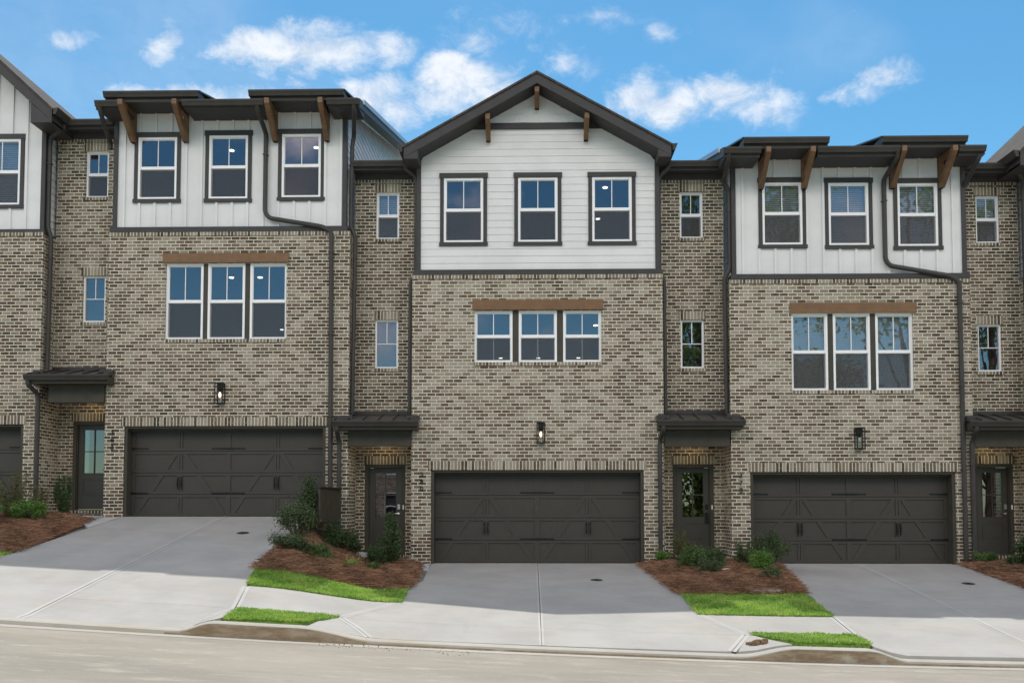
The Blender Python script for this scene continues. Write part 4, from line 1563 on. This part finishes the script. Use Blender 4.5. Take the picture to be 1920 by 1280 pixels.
def house_far_left():
    r = empty('townhouse', (-14.2, 0, -.22), 'tan brick townhouse cut off by the left edge, white battens under a steep shingled gable', 'townhouse', ROW)
    mass_brick(r, -16.9, -11.42, -.22, 6.42, (-16.5, -11.78, 1.92), (-15.5, -12.8, 3.9, 5.6), G_TAN)
    triple(r, (-15.03, -14.15, -13.27), .85, 3.9, 5.6, (-15.6, -12.7, 5.61, 5.83))
    x0, x1, z0, Y = -16.8, -11.50, 6.50, .07
    wins = [(-15.8, 7.1, 8.65), (-14.15, 7.1, 8.65), (-12.50, 7.10, 8.68)]
    m = MB()
    holes = [(xc - .46, xc + .46, a, b) for (xc, a, b) in wins]
    xc, p, zp = -14.15, .92, 12.06
    ze = 9.25
    wall(m, x0, x1, z0, ze, Y, holes, .05)
    m.prism_xz([(x0, ze), (x1, ze), (xc, zp - .35)], Y, Y + .05)
    for i in range(15):
        x = x0 + .16 + .365 * i
        top = min(zp - .36 - p * abs(x - xc), 99)
        segs = [(z0, top)]
        for (wx, a, b) in wins:
            if abs(x - wx) < .56: segs = [(z0, a - .08), (b + .11, top)]
        for (a, b) in segs: m.box(x - .028, x + .028, Y - .032, Y - .0005, a, b)
    m.build('batten_siding', 'siding_white', r)
    m = MB()
    z = z0
    while z < 9.0:
        m.face([(x1 + .016, Y, z), (x1 + .016, 1.2, z), (x1, 1.2, z + .168), (x1, Y, z + .168)]); z += .168
    m.build('lap_siding', 'siding_white', r)
    siding_trim(r, x0, x1, z0, 9.2)
    for (wx, a, b) in wins:
        window(r, wx, a, b, Y - .015, .92, blind=True)
        trim_window(r, wx, a, b, .92, Y)
    gable_roof(r, xc, zp, p, 3.12, -.5, 7.0, x0, x1)
    room(r, -16.7, -11.6, 6.9, 9.0)
    room(r, -16.7, -11.6, 3.5, 6.05)
    downspout(r, [(-11.02, .0, 9.0), (-11.02, .05, 8.92), (-11.35, .12, 8.75), (-11.38, .12, 8.6), (-11.38, .12, 6.55), (-11.30, .12, 6.35), (-11.33, .14, 3.22)])


def house_far_right():
    r = empty('townhouse', (13.9, 0, -1.29), 'townhouse cut off by the right edge, showing only its entry bay and shingled roof', 'townhouse', ROW)
    mass_brick(r, 11.45, 16.8, -1.29, 5.30, (11.9, 16.4, .85), (12.4, 15.3, 3.3, 4.5), G_PALE)
    triple(r, (12.9, 13.85, 14.8), .88, 3.3, 4.5, (12.35, 15.35, 4.51, 4.75))
    x0, x1, z0, Y = 11.56, 16.7, 5.38, .07
    xc, p, zp = 13.97, .95, 10.85
    wins = [(12.4, 6.1, 7.6), (13.97, 6.1, 7.6), (15.5, 6.1, 7.6)]
    holes = [(a - .46, a + .46, b, c) for a, b, c in wins]
    m = MB()
    lap_front(m, x0, x1, z0, Y, .168, lambda z: xc - (zp - .33 - z) / p, lambda z: xc + (zp - .33 - z) / p, 9.9, holes)
    m.build('lap_siding', 'siding_white', r)
    m = MB()
    z = z0
    while z < 8.0:
        m.face([(x0 - .016, 1.2, z), (x0 - .016, Y, z), (x0, Y, z + .168), (x0, 1.2, z + .168)]); z += .168
    m.build('lap_siding', 'siding_white', r)
    siding_trim(r, x0, x1, z0, 8.0)
    for (wx, a, b) in wins:
        window(r, wx, a, b, Y - .015, .92)
        trim_window(r, wx, a, b, .92, Y)
    gable_roof(r, xc, zp, p, 2.98, -.5, 4.2, x0, x1)
    room(r, 11.7, 16.6, 5.8, 7.9)
    room(r, 11.6, 16.6, 3.0, 4.9)
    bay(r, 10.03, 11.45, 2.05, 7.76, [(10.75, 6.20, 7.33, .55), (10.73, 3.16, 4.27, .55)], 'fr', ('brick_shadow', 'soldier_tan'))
    entry(r, 10.03, 11.45, -1.27, 1.85, 10.44, 11.36, ('brick_tan', 'soldier_tan'), 'chrome')
    awning(r, 9.82, 11.9, 10.04, 11.44, 1.92, 1.36, 10.04, 11.44)
    downspout(r, [(11.12, -.02, 7.9), (11.12, .04, 7.8), (11.38, .16, 7.6), (11.38, .16, 2.2)])
    downspout(r, [(9.93, -.36, 1.8), (9.93, -.36, 1.72), (9.98, -.12, 1.55), (9.97, -.06, 1.45), (9.97, -.06, -1.2)])


house_left(); house_mid(); house_right(); house_far_left(); house_far_right()


# ------------------------------------------------------------------ planting
def hsh(x, y):
    return math.sin(x * 3.1 + y * 1.7) * .5 + math.sin(x * 7.3 - y * 5.1 + 1) * .3 + math.sin(x * 13.1 + y * 11.3) * .2


def bed(label, A, B, C_, D, n, seed):
    rnd = random.Random(seed)
    H = lambda u, v, x, y: .17 * (min(1, 7 * u * (1 - u)) * min(1, 7 * v * (1 - v))) ** .6 + .04 * hsh(x * 2, y * 2) * min(1, 9 * u * (1 - u)) * min(1, 9 * v * (1 - v))
    m = MB()
    jit = lambda u, v: .06 * hsh(u * 9 + seed, v * 9)
    slab(m, A, B, C_, D, off=.02, gap=0, skirt=.12, hfun=H)
    root = m.build('pine_straw', 'straw_base', origin=(*[sum(p[i] for p in (A, B, C_, D)) / 4 for i in (0, 1)], zg(*A) - .3))
    tag(root, label, 'mulch', kind='stuff')
    q = MB()
    for i in range(n):
        e = rnd.random()
        u, v = rnd.random(), rnd.random()
        if e < .22:
            k = rnd.choice((0, 1, 2, 3))
            if k == 0: u = rnd.uniform(-.025, .02)
            elif k == 1: u = rnd.uniform(.98, 1.03)
            elif k == 2: v = rnd.uniform(-.01, .02)
            else: v = rnd.uniform(.98, 1.02)
        x, y = bil(A, B, C_, D, u, v)
        uu, vv = clamp(u), clamp(v)
        z = zg(x, y) + .03 + H(uu, vv, x, y) + rnd.uniform(-.005, .035)
        a = rnd.uniform(0, math.pi * 2); l = rnd.uniform(.06, .17); w = rnd.uniform(.0018, .0038)
        dz = rnd.uniform(-.03, .03)
        dx, dy = math.cos(a) * l, math.sin(a) * l
        z1 = max(z + dz, zg(x + dx, y + dy) + .015)
        q.face([(x, y, z), (x + dx, y + dy, z1), (x + dx, y + dy, z1 + w * 2), (x, y, z + w * 2)], clamp(rnd.random() ** 1.4 + .3 * hsh(x * 2.2, y * 2.6)))
    q.build('needles', 'straw', root)
    return H


def lawn(label, A, B, C_, D, n, seed, h=.042):
    rnd = random.Random(seed)
    m = MB()
    slab(m, A, B, C_, D, off=.015, gap=0, skirt=.08)
    root = m.build('grass', 'turf', origin=(*[sum(p[i] for p in (A, B, C_, D)) / 4 for i in (0, 1)], zg(*A) - .1))
    tag(root, label, 'lawn', kind='stuff')
    q = MB()
    for i in range(n):
        u, v = rnd.uniform(-.012, 1.012), rnd.uniform(-.02, 1.02)
        if rnd.random() < .35 and hsh(u * 23, v * 17) > .35: continue
        x, y = bil(A, B, C_, D, u, v)
        x += .02 * hsh(x * 5, y * 5)
        z = zg(x, y) + .012
        a = rnd.uniform(0, math.pi * 2); w = rnd.uniform(.006, .013); l = rnd.uniform(.35, 1.2) * h * (.75 + .5 * abs(hsh(x * 1.3, y * 1.9)))
        bx, by = math.cos(a) * w, math.sin(a) * w
        tx, ty = rnd.uniform(-1, 1) * l, rnd.uniform(-1, 1) * l
        q.face([(x - bx, y - by, z), (x + bx, y + by, z), (x + tx + bx * .3, y + ty + by * .3, z + l), (x + tx - bx * .3, y + ty - by * .3, z + l)], clamp(rnd.gauss(.5, .25) + .25 * hsh(x * 1.5, y * 2)))
    q.build('blades', 'grass_blade', root)


BM = ((-4.85, -.05), (-2.55, -.30), (-2.33, -3.85), (-4.82, -4.92))
BR = ((2.48, -.20), (5.48, -.22), (5.10, -3.55), (2.80, -3.75))
BL = ((-12.3, -.50), (-9.85, -.62), (-9.40, -4.45), (-12.3, -4.45))
BF = ((9.66, -.10), (12.6, -.30), (12.6, -4.2), (9.76, -4.1))
bed('brown pine straw mulch between the higher left driveway and the middle driveway', *BM, 30000, 1)
bed('brown pine straw mulch between the middle driveway and the right driveway', *BR, 30000, 2)
bed('brown pine straw mulch at the left edge beside the highest driveway', *BL, 22000, 3)
bed('brown pine straw mulch at the right edge below the last front door', *BF, 22000, 4)
lawn('bright lawn patch below the shrubs and slatted screen, left of the middle driveway', (-4.82, -4.86), (-2.33, -3.82), (-2.22, -5.24), (-4.65, -5.9), 26000, 5)
lawn('bright lawn patch below the shrubs between the middle and right driveways', (2.80, -3.68), (5.12, -3.5), (5.03, -5.4), (2.79, -5.48), 26000, 6)
lawn('narrow grass strip behind the left raised kerb', (-4.38, -7.27), (-2.95, -6.98), (-3.25, -7.95), (-4.28, -8.22), 11000, 7)
lawn('narrow grass strip behind the right raised kerb', (3.34, -6.88), (4.93, -6.80), (4.80, -7.78), (3.80, -7.85), 11000, 8)
lawn('green grass corner at the left edge of the picture below the mulch', (-13, -4.45), (-9.44, -4.45), (-9.45, -5.85), (-13, -6.05), 16000, 9)
lawn('green grass beyond the right driveway', (9.78, -4.1), (13, -4.1), (13, -4.95), (9.78, -5.05), 6000, 10)


def bedz(x, y): return zg(x, y) + .13


def leaf(q, p, n, s, asp, rnd, tint):
    n = n.normalized()
    t = n.cross(Vector((rnd.gauss(0, 1), rnd.gauss(0, 1), rnd.gauss(0, 1)))).normalized()
    b = n.cross(t)
    a, c = t * s * .5, b * s * .5 * asp
    q.face([p - a, p - a * .1 + c, p + a, p - a * .1 - c], tint)


def shrub(kind, x, y, h, w, label, seed, leaves=1500, mat='leaf_dark', ls=.045, name='shrub', cat='shrub', z=None):
    rnd = random.Random(seed)
    z0 = bedz(x, y) if z is None else z
    z0 -= .02
    root = empty(name, (x, y, z0), label, cat)
    st = MB(); q = MB()
    tips = []
    nb = {'round': 26, 'upright': 34, 'airy': 22, 'spread': 26, 'column': 30, 'tuft': 14}[kind]
    for i in range(nb):
        a = rnd.uniform(0, 2 * math.pi)
        if kind == 'round':
            th = math.acos(rnd.uniform(.05, 1)) ; R = rnd.uniform(.75, 1.05)
            tip = Vector((math.sin(th) * math.cos(a) * w / 2, math.sin(th) * math.sin(a) * w / 2, h * (.45 + .55 * math.cos(th)))) * R
        elif kind == 'upright':
            f = rnd.random() ** .8
            rr = w / 2 * (1 - f) ** .8 * rnd.uniform(.5, 1.1)
            tip = Vector((math.cos(a) * rr, math.sin(a) * rr, h * (.22 + .78 * f)))
        elif kind == 'column':
            f = rnd.random()
            rr = w / 2 * (.45 + .55 * f) * rnd.uniform(.6, 1.1)
            tip = Vector((math.cos(a) * rr, math.sin(a) * rr, h * (.2 + .8 * f)))
        elif kind == 'airy':
            f = rnd.uniform(.35, 1)
            rr = w / 2 * rnd.uniform(.2, 1.05)
            tip = Vector((math.cos(a) * rr, math.sin(a) * rr, h * f))
        elif kind == 'spread':
            rr = w / 2 * rnd.uniform(.2, 1.05)
            tip = Vector((math.cos(a) * rr, math.sin(a) * rr * .8, h * rnd.uniform(.35, 1)))
        else:
            rr = w / 2 * rnd.uniform(.1, 1)
            tip = Vector((math.cos(a) * rr, math.sin(a) * rr, h * rnd.uniform(.5, 1)))
        tips.append(tip)
        bas = Vector((tip.x * .12, tip.y * .12, 0))
        mid = Vector((tip.x * .55, tip.y * .55, tip.z * .5))
        if kind == 'column': mid = Vector((tip.x * .9, tip.y * .9, tip.z * .5))
        if i < 16:
            st.tube([Vector((x, y, z0)) + bas, Vector((x, y, z0)) + mid, Vector((x, y, z0)) + tip * .95], [.011, .007, .003], 5)
    per = leaves // nb
    for tip in tips:
        cr = {'round': w * .16, 'upright': w * .14, 'airy': w * .11, 'spread': w * .13, 'column': w * .16, 'tuft': w * .14}[kind]
        base_t = rnd.gauss(.5, .18)
        for k in range(per):
            if kind in ('upright', 'column', 'airy', 'tuft'):
                # leaves along the shoot
                f = rnd.random() ** .6
                c = Vector((tip.x * (.25 + .75 * f), tip.y * (.25 + .75 * f), tip.z * (.12 + .88 * f)))
                if kind == 'column': c = Vector((tip.x, tip.y, max(0.05, tip.z - rnd.random() * .35 * h)))
                p = c + Vector((rnd.gauss(0, 1), rnd.gauss(0, 1), rnd.gauss(0, .8))) * cr * .45
                d = Vector((tip.x * .8, tip.y * .8, tip.z * .7)) + Vector((rnd.gauss(0, 1), rnd.gauss(0, 1), rnd.gauss(0, 1))) * .5 * h
                nn = d.cross(Vector((rnd.gauss(0, 1), rnd.gauss(0, 1), rnd.gauss(0, 1))))
            else:
                p = tip * rnd.uniform(.72, 1.0) + Vector((rnd.gauss(0, 1), rnd.gauss(0, 1), rnd.gauss(0, 1))) * cr * .55
                nn = p * .6 + Vector((rnd.gauss(0, 1), rnd.gauss(0, 1), rnd.gauss(0, 1) + .5)) * .5 * h
            if p.z < .015: p.z = .015 + rnd.random() * .03
            if nn.length < 1e-4: nn = Vector((0, 0, 1))
            leaf(q, Vector((x, y, z0)) + p, nn, ls * rnd.uniform(.7, 1.3), .5, rnd, clamp(rnd.gauss(base_t, .2)))
    q.build('foliage', mat, root)
    st.build('stem', 'stem', root)
    return root


def plant_all():
    # middle bed
    shrub('upright', -4.72, -1.62, 1.24, 0.92, 'tall pointed dark evergreen shrub in front of the slatted wooden screen', 101, 5737, 'leaf_dark', .042, 'evergreen_shrub')
    shrub('round', -4.72, -2.5, 0.74, 0.87, 'bushy glossy shrub at the driveway edge left of the pointed evergreen', 102, 4387, 'leaf_blue', .045)
    shrub('round', -4.07, -1.95, 0.66, 0.68, 'dark round shrub below the posts of the slatted screen', 103, 4050, 'leaf_dark', .04)
    shrub('round', -3.86, -1.35, 0.66, 0.55, 'dark round shrub close to the brick corner, right of the slatted screen', 104, 3375, 'leaf_dark', .04)
    shrub('spread', -4.52, -3.75, 0.33, 0.79, 'low spreading dark shrub nearest the higher driveway in the sloping bed', 105, 3712, 'leaf_blue', .038)
    shrub('spread', -4.05, -3.55, 0.33, 0.62, 'low spreading green shrub second along the front of the sloping bed', 106, 3375, 'leaf_mid', .038)
    shrub('tuft', -3.55, -3.15, 0.22, 0.48, 'small yellow-green seedling on sunlit straw in the sloping bed', 107, 573, 'leaf_yellow', .05, 'seedling', 'plant')
    shrub('upright', -2.98, -1.65, 1.17, 0.75, 'tall pointed evergreen shrub in front of the middle front door', 108, 5400, 'leaf_dark', .045, 'evergreen_shrub')
    shrub('round', -3.18, -2.0, 0.55, 0.43, 'small round shrub at the left foot of the evergreen before the middle door', 109, 2868, 'leaf_dark', .038)
    shrub('tuft', -3.10, -2.85, 0.26, 0.43, 'small low green tuft near the front of the straw before the middle door', 110, 877, 'leaf_mid', .045)
    # right bed
    shrub('tuft', 2.86, -.65, 0.28, 0.47, 'small leafy clump at the foot of the downspout beside the middle garage', 111, 1350, 'leaf_bright', .045, 'leafy_plant', 'plant')
    shrub('airy', 3.35, -1.0, 0.79, 0.71, 'tall airy dark shrub in front of the door with the black lock box', 112, 3206, 'leaf_rust', .035)
    shrub('round', 3.35, -1.85, 0.55, 0.67, 'bright green bushy shrub in front of the tall airy one', 113, 3881, 'leaf_mid', .04)
    shrub('airy', 3.83, -1.1, 0.46, 0.44, 'small upright shrub before the threshold of the lock-box door', 114, 1856, 'leaf_mid', .036)
    shrub('round', 3.86, -1.62, 0.45, 0.47, 'small dark rounded shrub right of centre below the lock-box door', 115, 2531, 'leaf_dark', .035)
    shrub('airy', 3.62, -2.45, 0.46, 0.61, 'grey-green loose shrub nearest the grass in the right bed', 116, 2531, 'leaf_blue', .035)
    shrub('airy', 4.56, -1.15, 0.60, 0.52, 'dull green loose shrub below the house number on the right brick pier', 117, 2531, 'leaf_blue', .038)
    shrub('round', 4.66, -2.0, 0.55, 0.55, 'small bright green round shrub, third from the right driveway', 118, 4050, 'leaf_bright', .034)
    shrub('round', 5.10, -1.3, 0.82, 0.80, 'large dark rounded shrub at the corner of the right garage door', 119, 4893, 'leaf_dark', .034)
    shrub('airy', 4.72, -2.85, 0.33, 0.49, 'small sprawling grey-green plant near the straw front by the right driveway', 120, 1181, 'leaf_blue', .04)
    # far right bed
    shrub('tuft', 10.02, -.45, 0.22, 0.60, 'low leafy clump at the foot of the far right downspouts', 121, 2193, 'leaf_mid', .05, 'leafy_plant', 'plant')
    shrub('round', 10.72, -1.45, 0.85, 1.03, 'large glossy dark shrub at the right edge before the last door', 122, 5737, 'leaf_dark', .06)
    shrub('spread', 10.35, -1.2, 0.26, 0.60, 'low dark groundcover plant left of the large glossy shrub', 123, 2025, 'leaf_dark', .04)
    # far left bed
    shrub('column', -10.32, -.95, 0.95, 0.34, 'narrow columnar yew before the far left door frame', 124, 5400, 'leaf_dark', .045, 'columnar_yew')
    shrub('airy', -10.75, -1.1, 0.85, 0.52, 'thin rusty-green shrub between the columnar yew and the downspout', 125, 1518, 'leaf_rust', .035)
    shrub('round', -10.55, -1.9, 0.53, 0.69, 'bright green low bushy shrub below the columnar yew', 126, 3206, 'leaf_bright', .04)
    shrub('airy', -11.00, -1.8, 1.14, 0.83, 'tall dark reddish airy shrub left of the bright low bush', 127, 3712, 'leaf_rust', .034)
    shrub('airy', -10.95, -2.9, 0.79, 0.86, 'bright green feathery shrub at the left edge of the picture', 128, 4556, 'leaf_bright', .04)
    shrub('airy', -11.45, -2.1, 0.84, 0.62, 'dark shrub cut off by the left edge behind the feathery one', 129, 2193, 'leaf_rust', .035)


plant_all()


# ------------------------------------------------------------------ small things
def wooden_screen():
    r = empty('slatted_screen', (-4.42, -1.2, zg(-4.42, -1.2)), 'dark slatted wooden screen on two posts beside the left garage pier', 'screen')
    x = -4.42
    ya, yb = -2.25, -.22
    for y in (ya + .45, yb - .05):
        m = MB(); m.box(x - .045, x + .045, y - .06, y + .06, zg(x, y) - .3, .34); m.build('post', 'slat_dark', r)
    for z0, z1 in ((.30, .36), (-.36, -.27)):
        m = MB(); m.box(x + .03, x + .07, ya, yb, z0, z1); m.build('rail', 'slat_dark', r)
    m = MB()
    y = ya
    k = 0
    while y < yb - .03:
        m.box(x + .071, x + .092, y, y + .055, -.32, .40)
        y += .075
    m.build('slats', 'slat_wood', r)
    m = MB(); m.box(x + .0, x + .13, ya - .03, yb + .03, .401, .43); m.build('cap_rail', 'slat_dark', r)


wooden_screen()


def drain(x, y, label):
    r = empty('drain_cover', (x, y, zg(x, y) + .003), label, 'drain cover', 'round drain covers in the driveways')
    m = MB(); m.disc((x, y, zg(x, y) - .01), .105, .018, 28)
    m2 = MB()
    o = m.build('cover', 'drain_iron', r)
    # tilt with the driveway surface
    s = (zg(x, y + .1) - zg(x, y - .1)) / .2
    for v in o.data.vertices:
        v.co.z += s * v.co.y
    m = MB()
    n = 28
    b = 0
    for k in range(n):
        for rr in (.108, .128):
            a = 2 * math.pi * k / n
            px, py = x + rr * math.cos(a), y + rr * math.sin(a)
            m.v.append((px, py, zg(px, py) + .006))
    for k in range(n):
        j = (k + 1) % n
        m.f.append((2 * k, 2 * k + 1, 2 * j + 1, 2 * j))
    m.build('rim', 'joint', r)
    m = MB(); m.box(x - .03, x + .03, y - .012, y + .012, zg(x, y) + .008, zg(x, y) + .022); m.build('lug', 'black_iron', r)


drain(-6.01, -1.93, 'round drain cover in the higher left driveway')
drain(1.32, -2.23, 'round drain cover in the middle driveway')
drain(8.79, -2.24, 'round drain cover in the right driveway')


def misc():
    # splash block by the entry
    m = MB()
    x, y, z = -3.86, -.20, -1.17
    m.box(x - .17, x + .17, y - .13, y + .13, z - .1, z + .14)
    m.box(x - .12, x + .2, y - .2, y - .131, z - .1, z + .02)
    o = m.build('concrete_block', 'stoop_concrete', origin=(x, y, z - .1))
    tag(o, 'pale concrete block against the brick between the shrubs left of the middle door', 'block')
    m = MB()
    x, y = 4.0, -1.95
    z = bedz(x, y) + .03
    m.box(x - .10, x + .09, y - .06, y + .06, z, z + .055)
    m.box(x - .07, x + .06, y - .045, y + .045, z + .055, z + .062)
    tag(m.build('white_box', 'white_paper', origin=(x, y, z)), 'small white box lying on the straw among the right bed shrubs', 'box')
    m = MB()
    x, y = 4.35, -3.50
    z = zg(x, y) + .02
    pts = [(-.42, -.10), (-.1, -.16), (.35, -.13), (.45, -.02), (.2, .14), (-.3, .12)]
    n = len(pts)
    m.v += [(x + a, y + b, zg(x + a, y + b) + .0) for a, b in pts] + [(x + a * .9, y + b * .85, zg(x + a, y + b) + .10) for a, b in pts]
    m.f.append(tuple(range(n, 2 * n)))
    for i in range(n):
        j = (i + 1) % n
        m.f.append((i, j, n + j, n + i))
    tag(m.build('flat_stone', 'flap_grey', origin=(x, y, z)), 'flat grey stone at the edge of straw and grass in the right bed', 'stone')
    # clod on the right flare
    rnd = random.Random(3)
    m = MB()
    for i in range(60):
        px, py = 3.24 + rnd.gauss(0, .05), -7.62 + rnd.gauss(0, .03)
        z = zg(px, py) + .004
        s = rnd.uniform(.012, .04)
        m.box(px - s, px + s, py - s * .6, py + s * .6, z, z + s * rnd.uniform(.6, 1.5))
    tag(m.build('straw_clump', 'debris_brown', origin=(3.22, -7.62, zg(3.22, -7.62))), 'small brown clump of debris on the kerb flare left of the right grass strip', 'debris')
    m = MB()
    for i in range(90):
        px = rnd.uniform(-2.9, -.6); py = -8.78 + rnd.gauss(0, .12) - .06 * (px + 2)
        z = zc(px) - .036
        s = rnd.uniform(.004, .011)
        q = len(m.v)
        a = rnd.uniform(0, 3)
        ring = [(px + s * math.cos(a + k * 1.257) * rnd.uniform(.7, 1.2), py + s * math.sin(a + k * 1.257) * rnd.uniform(.7, 1.2)) for k in range(5)]
        m.v += [(u, v, z - .002) for u, v in ring] + [(px + (u - px) * .6, py + (v - py) * .6, z + s * rnd.uniform(.7, 1.2)) for u, v in ring]
        m.f.append(tuple(q + 5 + k for k in range(5)))
        for k in range(5):
            j = (k + 1) % 5
            m.f.append((q + k, q + j, q + 5 + j, q + 5 + k))
    tag(m.build('gravel_crumbs', 'crumb'), 'dark asphalt crumbs scattered along the gutter of the road', 'gravel', kind='stuff')


misc()


# ------------------------------------------------------------------ across the street (seen only as reflections)
def big_tree(x, y, h, w, seed, label, f0=.22, grp='trees across the street'):
    rnd = random.Random(seed)
    z0 = zc(x) - .2
    root = empty('tree', (x, y, z0), label, 'tree', grp)
    t = MB()
    t.tube([(x, y, z0), (x + .2, y, z0 + h * .35), (x, y + .2, z0 + h * .9)], [.32, .24, .06], 8)
    q = MB()
    for i in range(46):
        f = rnd.uniform(f0, 1)
        a = rnd.uniform(0, 6.28)
        rr = w / 2 * (1 - max(0, f - .5) * 1.5) * rnd.uniform(.3, 1)
        c = Vector((x + math.cos(a) * rr, y + math.sin(a) * rr, z0 + h * f))
        if i < 22: t.tube([(x, y, z0 + h * f * .6), tuple(c)], [.09, .03], 5)
        bt = rnd.gauss(.5, .2)
        for k in range(110):
            p = c + Vector((rnd.gauss(0, .8), rnd.gauss(0, .8), rnd.gauss(0, .6)))
            leaf(q, p, Vector((rnd.gauss(0, 1), rnd.gauss(0, 1), rnd.gauss(0, 1) + .6)), rnd.uniform(.25, .5), .6, rnd, clamp(rnd.gauss(bt, .2)))
    q.build('crown', 'leaf_tree', root)
    t.build('trunk', 'bark', root)


big_tree(11.5, -41, 26, 6, 51, 'tall leafy tree across the street, mirrored in the right townhouse windows')
big_tree(17.3, -42, 29, 9, 52, 'tallest leafy tree across the street, mirrored in the upper right windows')
big_tree(26.0, -42, 28, 8, 53, 'broad leafy tree across the street, mirrored in the rightmost windows')
big_tree(33, -44, 24, 9, 54, 'leafy tree farthest to the right across the street')
big_tree(21.6, -46, 13, 6, 55, 'lowest leafy tree across the street, standing between two tall ones')

big_tree(7.2, -38, 7, 5, 56, 'low bushy tree across the street, mirrored in the lock-box door', .03)
big_tree(12.0, -37, 6, 5, 57, 'low bushy tree across the street, beside the one mirrored in the lock-box door', .03)
big_tree(20.3, -38, 8, 6, 58, 'low bushy tree across the street, mirrored in the last door on the right', .03)

def house_opposite():
    r = empty('brick_house', (-12, -36, -1.9), 'brick house across the street, mirrored in the middle front door', 'house')
    m = MB()
    X0, X1, Y = -19, -5.5, -34
    rows = [(-.8, .9), (2.0, 3.7)]
    cols = [-17.5, -15, -12.6, -10.6, -8.6, -6.9]
    holes = [(c - .5, c + .5, a, b) for c in cols for a, b in rows]
    # faces toward +y, built mirrored
    xs = sorted({X0, X1, *[h[0] for h in holes], *[h[1] for h in holes]}); zs = sorted({-2.6, 5.6, *[h[2] for h in holes], *[h[3] for h in holes]})
    for a, b in zip(xs, xs[1:]):
        for c, d in zip(zs, zs[1:]):
            cx, cz = (a + b) / 2, (c + d) / 2
            if any(h[0] < cx < h[1] and h[2] < cz < h[3] for h in holes): continue
            m.face([(b, Y, c), (a, Y, c), (a, Y, d), (b, Y, d)])
    m.face([(X1, Y, -2.6), (X1, Y, 5.6), (X1, Y - 9, 5.6), (X1, Y - 9, -2.6)])
    m.face([(X0, Y, 5.6), (X0, Y, -2.6), (X0, Y - 9, -2.6), (X0, Y - 9, 5.6)])
    m.build('brick_wall', 'brick_tan', r)
    for h in holes:
        q = MB(); q.box(h[0], h[1], Y - .2, Y - .15, h[2], h[3]); q.build('pane', 'interior_dark', r)
        q = MB()
        for bx in ((h[0], h[0] + .08, h[2], h[3]), (h[1] - .08, h[1], h[2], h[3]), (h[0] + .08, h[1] - .08, h[2], h[2] + .08), (h[0] + .08, h[1] - .08, h[3] - .08, h[3]), (h[0] + .08, h[1] - .08, (h[2] + h[3]) / 2 - .03, (h[2] + h[3]) / 2 + .03)):
            q.box(bx[0], bx[1], Y - .14, Y - .02, bx[2], bx[3])
        q.build('window_frame', 'window_white', r)
    m = MB()
    m.prism_yz([(Y + .5, 5.6), (Y - 9.5, 5.6), (Y - 4.5, 8.6)][::-1], X0 - .4, X1 + .4)
    m.build('roof', 'shingle', r)


house_opposite()

for o in bpy.data.objects:
    if '_o' in o.keys(): del o['_o']
